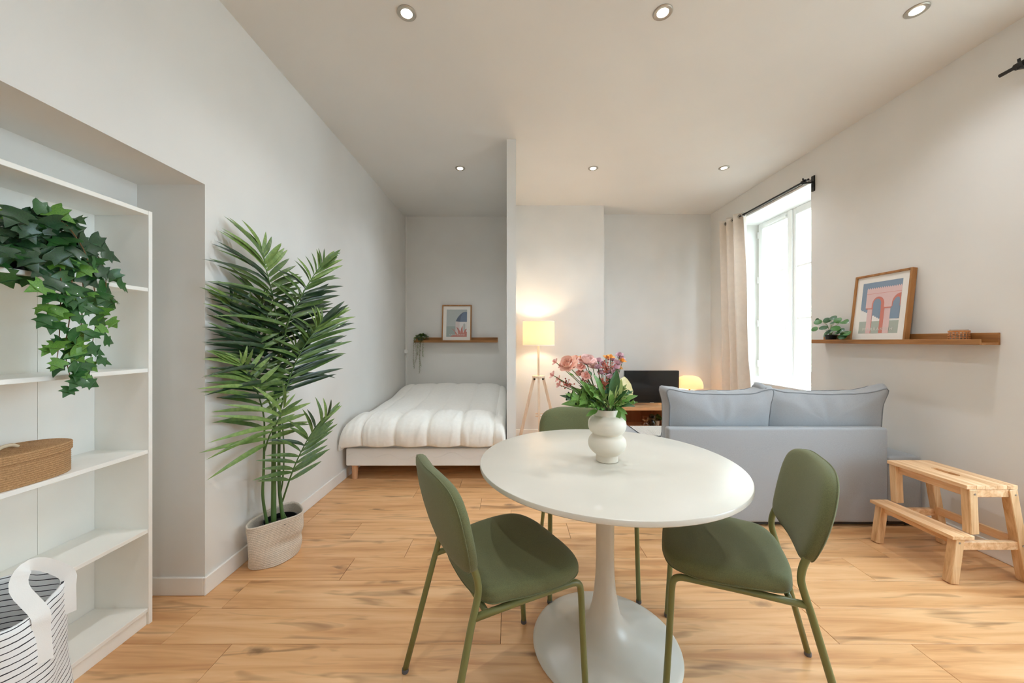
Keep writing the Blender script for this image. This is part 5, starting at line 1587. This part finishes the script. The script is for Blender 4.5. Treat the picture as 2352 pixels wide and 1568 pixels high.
cluster(1340, 872, 0.0, 0.012, 0.012, 16, M_RUST)
def leafat(kind, tone, px, py, dy, tx, ty, size, nrm=(0, -0.75, 0.6)):
    """leaf from its base (px,py) pointing towards pixel (tx,ty)"""
    q = bqp(px, py, dy)
    e = bqp(tx, ty, dy - 0.03)
    lf = link('leaf', bl[kind][tone * 2 + R.randrange(2)], bq)
    frame_mat(lf, e - q, Vector(nrm) + Vector((R.uniform(-.25, .25), R.uniform(-.2, .2), R.uniform(-.2, .2))), size, q)
# named leaves of the photograph
leafat('b', 1, 1402, 912, -0.05, 1420, 852, 0.112)
leafat('b', 1, 1398, 905, -0.01, 1412, 860, 0.09)
leafat('n', 0, 1372, 930, -0.02, 1296, 915, 0.135)
for i, (px, py, tx, ty, kd, tn, sz) in enumerate((
    (1372, 935, 1296, 896, 'l', 0, 0.14), (1365, 938, 1288, 885, 'l', 1, 0.14), (1378, 930, 1320, 880, 'l', 0, 0.12), (1385, 930, 1352, 875, 'l', 0, 0.11),
    (1380, 938, 1345, 905, 'l', 0, 0.095), (1392, 935, 1380, 885, 'l', 2, 0.10), (1372, 942, 1345, 952, 'b', 0, 0.05), (1418, 938, 1436, 960, 'b', 0, 0.06),
    (1418, 936, 1422, 972, 'b', 0, 0.055), (1415, 935, 1440, 948, 'b', 0, 0.05), (1405, 930, 1412, 878, 'n', 2, 0.10), (1408, 930, 1424, 885, 'n', 2, 0.10), (1412, 925, 1430, 872, 'n', 2, 0.10),
    (1400, 932, 1392, 890, 'l', 0, 0.085), (1396, 936, 1370, 912, 'l', 2, 0.085), (1390, 940, 1362, 930, 'l', 0, 0.08), (1408, 936, 1426, 912, 'b', 0, 0.075),
    (1412, 938, 1432, 925, 'b', 0, 0.06), (1402, 938, 1408, 910, 'n', 0, 0.07), (1384, 942, 1372, 925, 'b', 1, 0.06), (1398, 915, 1385, 862, 'b', 1, 0.085), (1388, 915, 1368, 852, 'n', 0, 0.11),
    (1395, 925, 1400, 850, 'n', 1, 0.10), (1380, 920, 1335, 866, 'n', 1, 0.10), (1376, 925, 1328, 858, 'n', 0, 0.12), (1370, 930, 1310, 868, 'n', 0, 0.12), (1318, 862, 1304, 856, 'b', 0, 0.03), (1352, 852, 1360, 862, 'b', 1, 0.03))):
    leafat(kd, tn, px, py, (-0.045 if i % 3 == 0 else (0.0 if i % 3 == 1 else -0.025)), tx, ty, sz)
for i in range(70):
    a = R.uniform(0, 2 * PI)
    el = R.uniform(0.25, 1.25)
    d = Vector((math.cos(a) * math.cos(el) - 0.15, math.sin(a) * math.cos(el), math.sin(el)))
    b0 = NECK + Vector((d.x * 0.03, d.y * 0.03, 0.005)) + d * R.uniform(0, 0.05)
    lf = link('leaf', R.choice(bl[R.choice('nlb')]), bq)
    frame_mat(lf, d, Vector((0, -0.6, 0.8)), R.uniform(0.05, 0.085), b0)
# pale veined heart leaf on the right
q = bqp(1424, 935, 0.03)
HEART = [(0.0, 0.10), (0.16, 0.0), (0.36, 0.06), (0.48, 0.26), (0.46, 0.5), (0.32, 0.76), (0.14, 0.93), (0.0, 1.0)]
stem_to(bqp(1424, 905, 0.03))
lf = link('leaf', leaf_mesh('leaf', HEART, M_YEL, 0.15, 0.15), bq)
frame_mat(lf, bqp(1443, 872, 0.02) - bqp(1428, 925, 0.03), Vector((0.35, -0.85, 0.15)), 0.105, bqp(1424, 922, 0.035))
